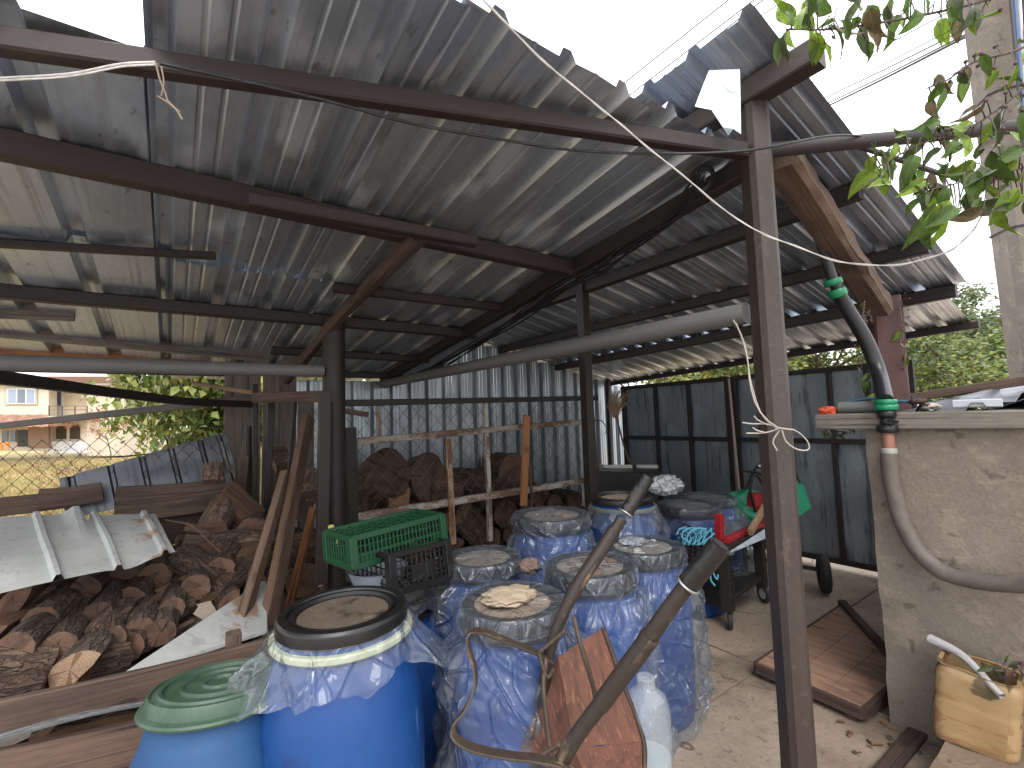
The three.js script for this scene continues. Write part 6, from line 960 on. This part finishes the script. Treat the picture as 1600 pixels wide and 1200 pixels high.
// ---------------------------------------------------------------- concrete pole and overhead lines
{
  const t = thing('concrete_pole', 'rough concrete utility pole at the right picture edge', 'pole', atD(1620, 600, 4.1).setY(0)); const a = atD(1622, 560, 4.05), b = atD(1549, 40, 4.15), dir = b.clone().sub(a); const base = a.clone().addScaledVector(dir, -(a.y + 0.05) / dir.y), top = b.clone().addScaledVector(dir, 1.2);
  part('shaft', sweep(rect(0.33, 0.28, 0.05), Array.from({ length: 20 }, (_, i) => base.clone().lerp(top, i / 19)), { up: V(0.5, 0, 0.86), jitter: 0.04, scale: s => 1.12 - 0.22 * s }), M.poleConcrete, t);
  for (const f of [0.36, 0.5, 0.63]) { const q = base.clone().lerp(top, f); part('band', sweep(rect(0.345, 0.295, 0.05), [q, q.clone().addScaledVector(dir.clone().normalize(), 0.012)], { up: V(0.5, 0, 0.86), scale: () => 1.13 - 0.22 * f }), M.darkPaint, t); }
  for (let i = 0; i < 4; i++) part('cable', tube(smoothPath([[1576 + i * 7, -30, 3.9], [1584 + i * 6, 60, 3.86], [1590 + i * 5, 130, 3.85], [1600 + i * 5, 240, 3.85]].map(p => atD(...p)), 14), 0.009, 6), i === 1 ? plain([0.05, 0.12, 0.3], 0.5) : i === 2 ? plain([0.4, 0.4, 0.42], 0.5) : M.blackCable, t);
  const line = (x0, y0, x1, y1, d0, d1, r, label, e = 0.9) => { const p = atD(x0, y0, d0), q = atD(x1, y1, d1), v = q.clone().sub(p); single('overhead_line', tube([p.clone().addScaledVector(v, -e), p, q, q.clone().addScaledVector(v, 0.5)], r, 5), M.blackCable, label, 'cable'); };
  line(985, 122, 1138, 0, 9, 8, 0.011, 'leftmost of the overhead lines crossing the sky above the roof ridge'); line(1003, 134, 1178, 0, 9, 8, 0.011, 'second overhead line from the left above the roof ridge'); line(1014, 140, 1192, 0, 9, 8, 0.011, 'third overhead line from the left above the roof ridge'); line(1105, 78, 1228, 0, 9, 8, 0.009, 'rightmost of the overhead lines left of the leaves');
  const pl = (x0, y0, x1, y1, r, label) => { const p = atD(x0, y0, 7), q = atD(x1, y1, 4.1), v = q.clone().sub(p); single('pole_line', tube([p.clone().addScaledVector(v, -1.5), p, p.clone().lerp(q, 0.5).add(V(0, -0.012, 0)), q], r, 5), M.blackCable, label, 'cable'); };
  pl(1264, 132, 1540, -12, 0.006, 'uppermost thin line from the concrete pole behind the roof'); pl(1278, 150, 1540, 20, 0.006, 'second line from the top running from the concrete pole'); pl(1282, 156, 1540, 30, 0.008, 'middle line running from the concrete pole'); pl(1288, 164, 1540, 38, 0.009, 'fourth line down running from the concrete pole'); pl(1291, 167, 1540, 42, 0.013, 'lowest and thickest line running from the concrete pole');
}

// ---------------------------------------------------------------- the house across the field
{
  const d0 = 27, fwd = W(Math.sin(0.628), 0, Math.cos(0.628)), at0 = atD(100, 650, d0).setY(0), t = thing('pale_house', 'pale two storey house with a balcony far behind the field at the left', 'house', at0);
  const Pp = (x, y, off = 0) => { const r = rayOf(x, y), k = (at0.clone().sub(EYE).dot(fwd) + off) / r.dot(fwd); return EYE.clone().addScaledVector(r, k); };
  const panel = (name, x0, y0, x1, y1, off, depth, m, par = t) => { const a = Pp(x0, y0, off), b = Pp(x1, y0, off), c = Pp(x1, y1, off), d = Pp(x0, y1, off); return part(name, slab([a, b, c, d], fwd.clone().multiplyScalar(depth)), m, par); };
  const warm = tinted(M.stucco, [1.0, 0.93, 0.82]), gray = tinted(M.stucco, [0.92, 0.9, 0.9]), glass = plain([0.16, 0.19, 0.24], 0.15), white = plain([0.72, 0.74, 0.76], 0.5), brick = painted([142, 102, 84], [172, 130, 110], [128, 94, 80], 0.05), iron = plain([0.12, 0.08, 0.07], 0.6);
  panel('wall', -260, 590, 76, 705, 0, 0.5, M.stucco); panel('wall', 76, 590, 136, 652, 1.0, 0.4, warm); panel('wall', 136, 590, 193, 712, 0, 4, gray); panel('wall', 76, 654, 136, 708, 0.3, 0.4, gray);
  panel('eave', -260, 588, 198, 598, -0.5, 6, tinted(brick, [0.6, 0.6, 0.6])); panel('eave_board', 76, 598, 198, 601, -0.35, 0.4, white);
  const win = panel('window', 7, 605, 58, 633, -0.06, 0.2, tinted(M.stucco, [0.75, 0.75, 0.76])); panel('frame', 10, 607, 55, 631, -0.10, 0.05, white, win); for (let i = 0; i < 3; i++) panel('pane', 12.5 + i * 14.5, 608.5, 24 + i * 14.5, 629.5, -0.12, 0.03, i === 1 ? glass : plain([0.3, 0.36, 0.46], 0.2), win);
  const door = panel('door', 81, 610, 97.5, 650, 0.9, 0.12, white); panel('pane', 84.5, 612.5, 95, 633.5, 0.87, 0.04, glass, door);
  const bal = panel('balcony', 74, 650, 138, 654, -0.5, 1.6, gray); for (const y of [634, 640]) panel('railing', 75, y, 136, y + 0.9, -0.45, 0.05, iron, bal); for (const x of [75.5, 96, 116, 135]) panel('railing_post', x, 634, x + 1, 650, -0.46, 0.05, iron, bal);
  // tiled lean-to: rows of single tiles
  const roof = panel('porch_roof', -260, 663, 78, 666, -1.6, 1.7, brick);
  for (let r = 0; r < 4; r++) for (let i = 0; i < 22; i++) { const x0 = -60 + i * 6.3 + (r % 2) * 3, y = 648 + r * 4.2 + 0.7 * Math.sin(i * 1.9 + r); if (x0 > 74) continue; const off = -0.1 - r * 0.42; const a = Pp(x0, y, off), b = Pp(x0 + 6, y, off), c = Pp(x0 + 6.1, y + 5.2, off - 0.48), d = Pp(x0, y + 5.2, off - 0.48); part('tile', slab([a, b, c, d], V(0, -0.04, 0)), (i * 7 + r * 3) % 5 === 0 ? tinted(brick, [1.25, 1.3, 1.35]) : brick, roof); }
  panel('brick_wall', 44, 666, 76, 700, -0.12, 0.1, tinted(brick, [1.0, 1.2, 1.25])); const lw = panel('window', 1, 671, 25, 692, -0.06, 0.1, warm); for (let i = 0; i < 2; i++) panel('pane', 3 + i * 12, 673, 12 + i * 12, 690, -0.1, 0.03, glass, lw); panel('doorway', 27, 672, 45, 698, -0.07, 0.1, plain([0.05, 0.055, 0.065], 0.6));
  for (const x of [95, 116.5]) { const sh = []; for (let i = 0; i <= 10; i++) { const a = Math.PI * (1 - i / 10); sh.push(Pp(x + 7.6 * Math.cos(a), 671 - 6.5 * Math.sin(a), 0.25)); } sh.push(Pp(x + 7.6, 686, 0.25), Pp(x - 7.6, 686, 0.25)); part('arch', slab(sh, fwd.clone().multiplyScalar(0.1)), plain([0.07, 0.05, 0.04], 0.8), t); }
  panel('base_course', 76, 690, 136, 708, 0.05, 0.2, white);
  single('orange_trestle', mergeGeometries([bar(Pp(-6, 693, -2), Pp(14, 693, -2), 0.12, 0.15), bar(Pp(12, 693, -2), Pp(12, 704, -2), 0.1, 0.1), bar(Pp(2, 693, -2), Pp(2, 704, -2), 0.1, 0.1)]), plain([0.7, 0.25, 0.05], 0.6), 'orange frame standing before the pale house', 'frame');
  treeAt('red_shrub', 'small red leaved shrub at the right wall of the pale house', ground0(174, 690, 25), 2.2, 1.1, { leaves: 700, size: 0.16, cols: [[0.45, 0.09, 0.05], [0.4, 0.2, 0.08]], branches: 8, low: 0.4, trunkR: 0.03, cat: 'shrub', clump: 0.35 });
}
renderer.render(scene, camera);
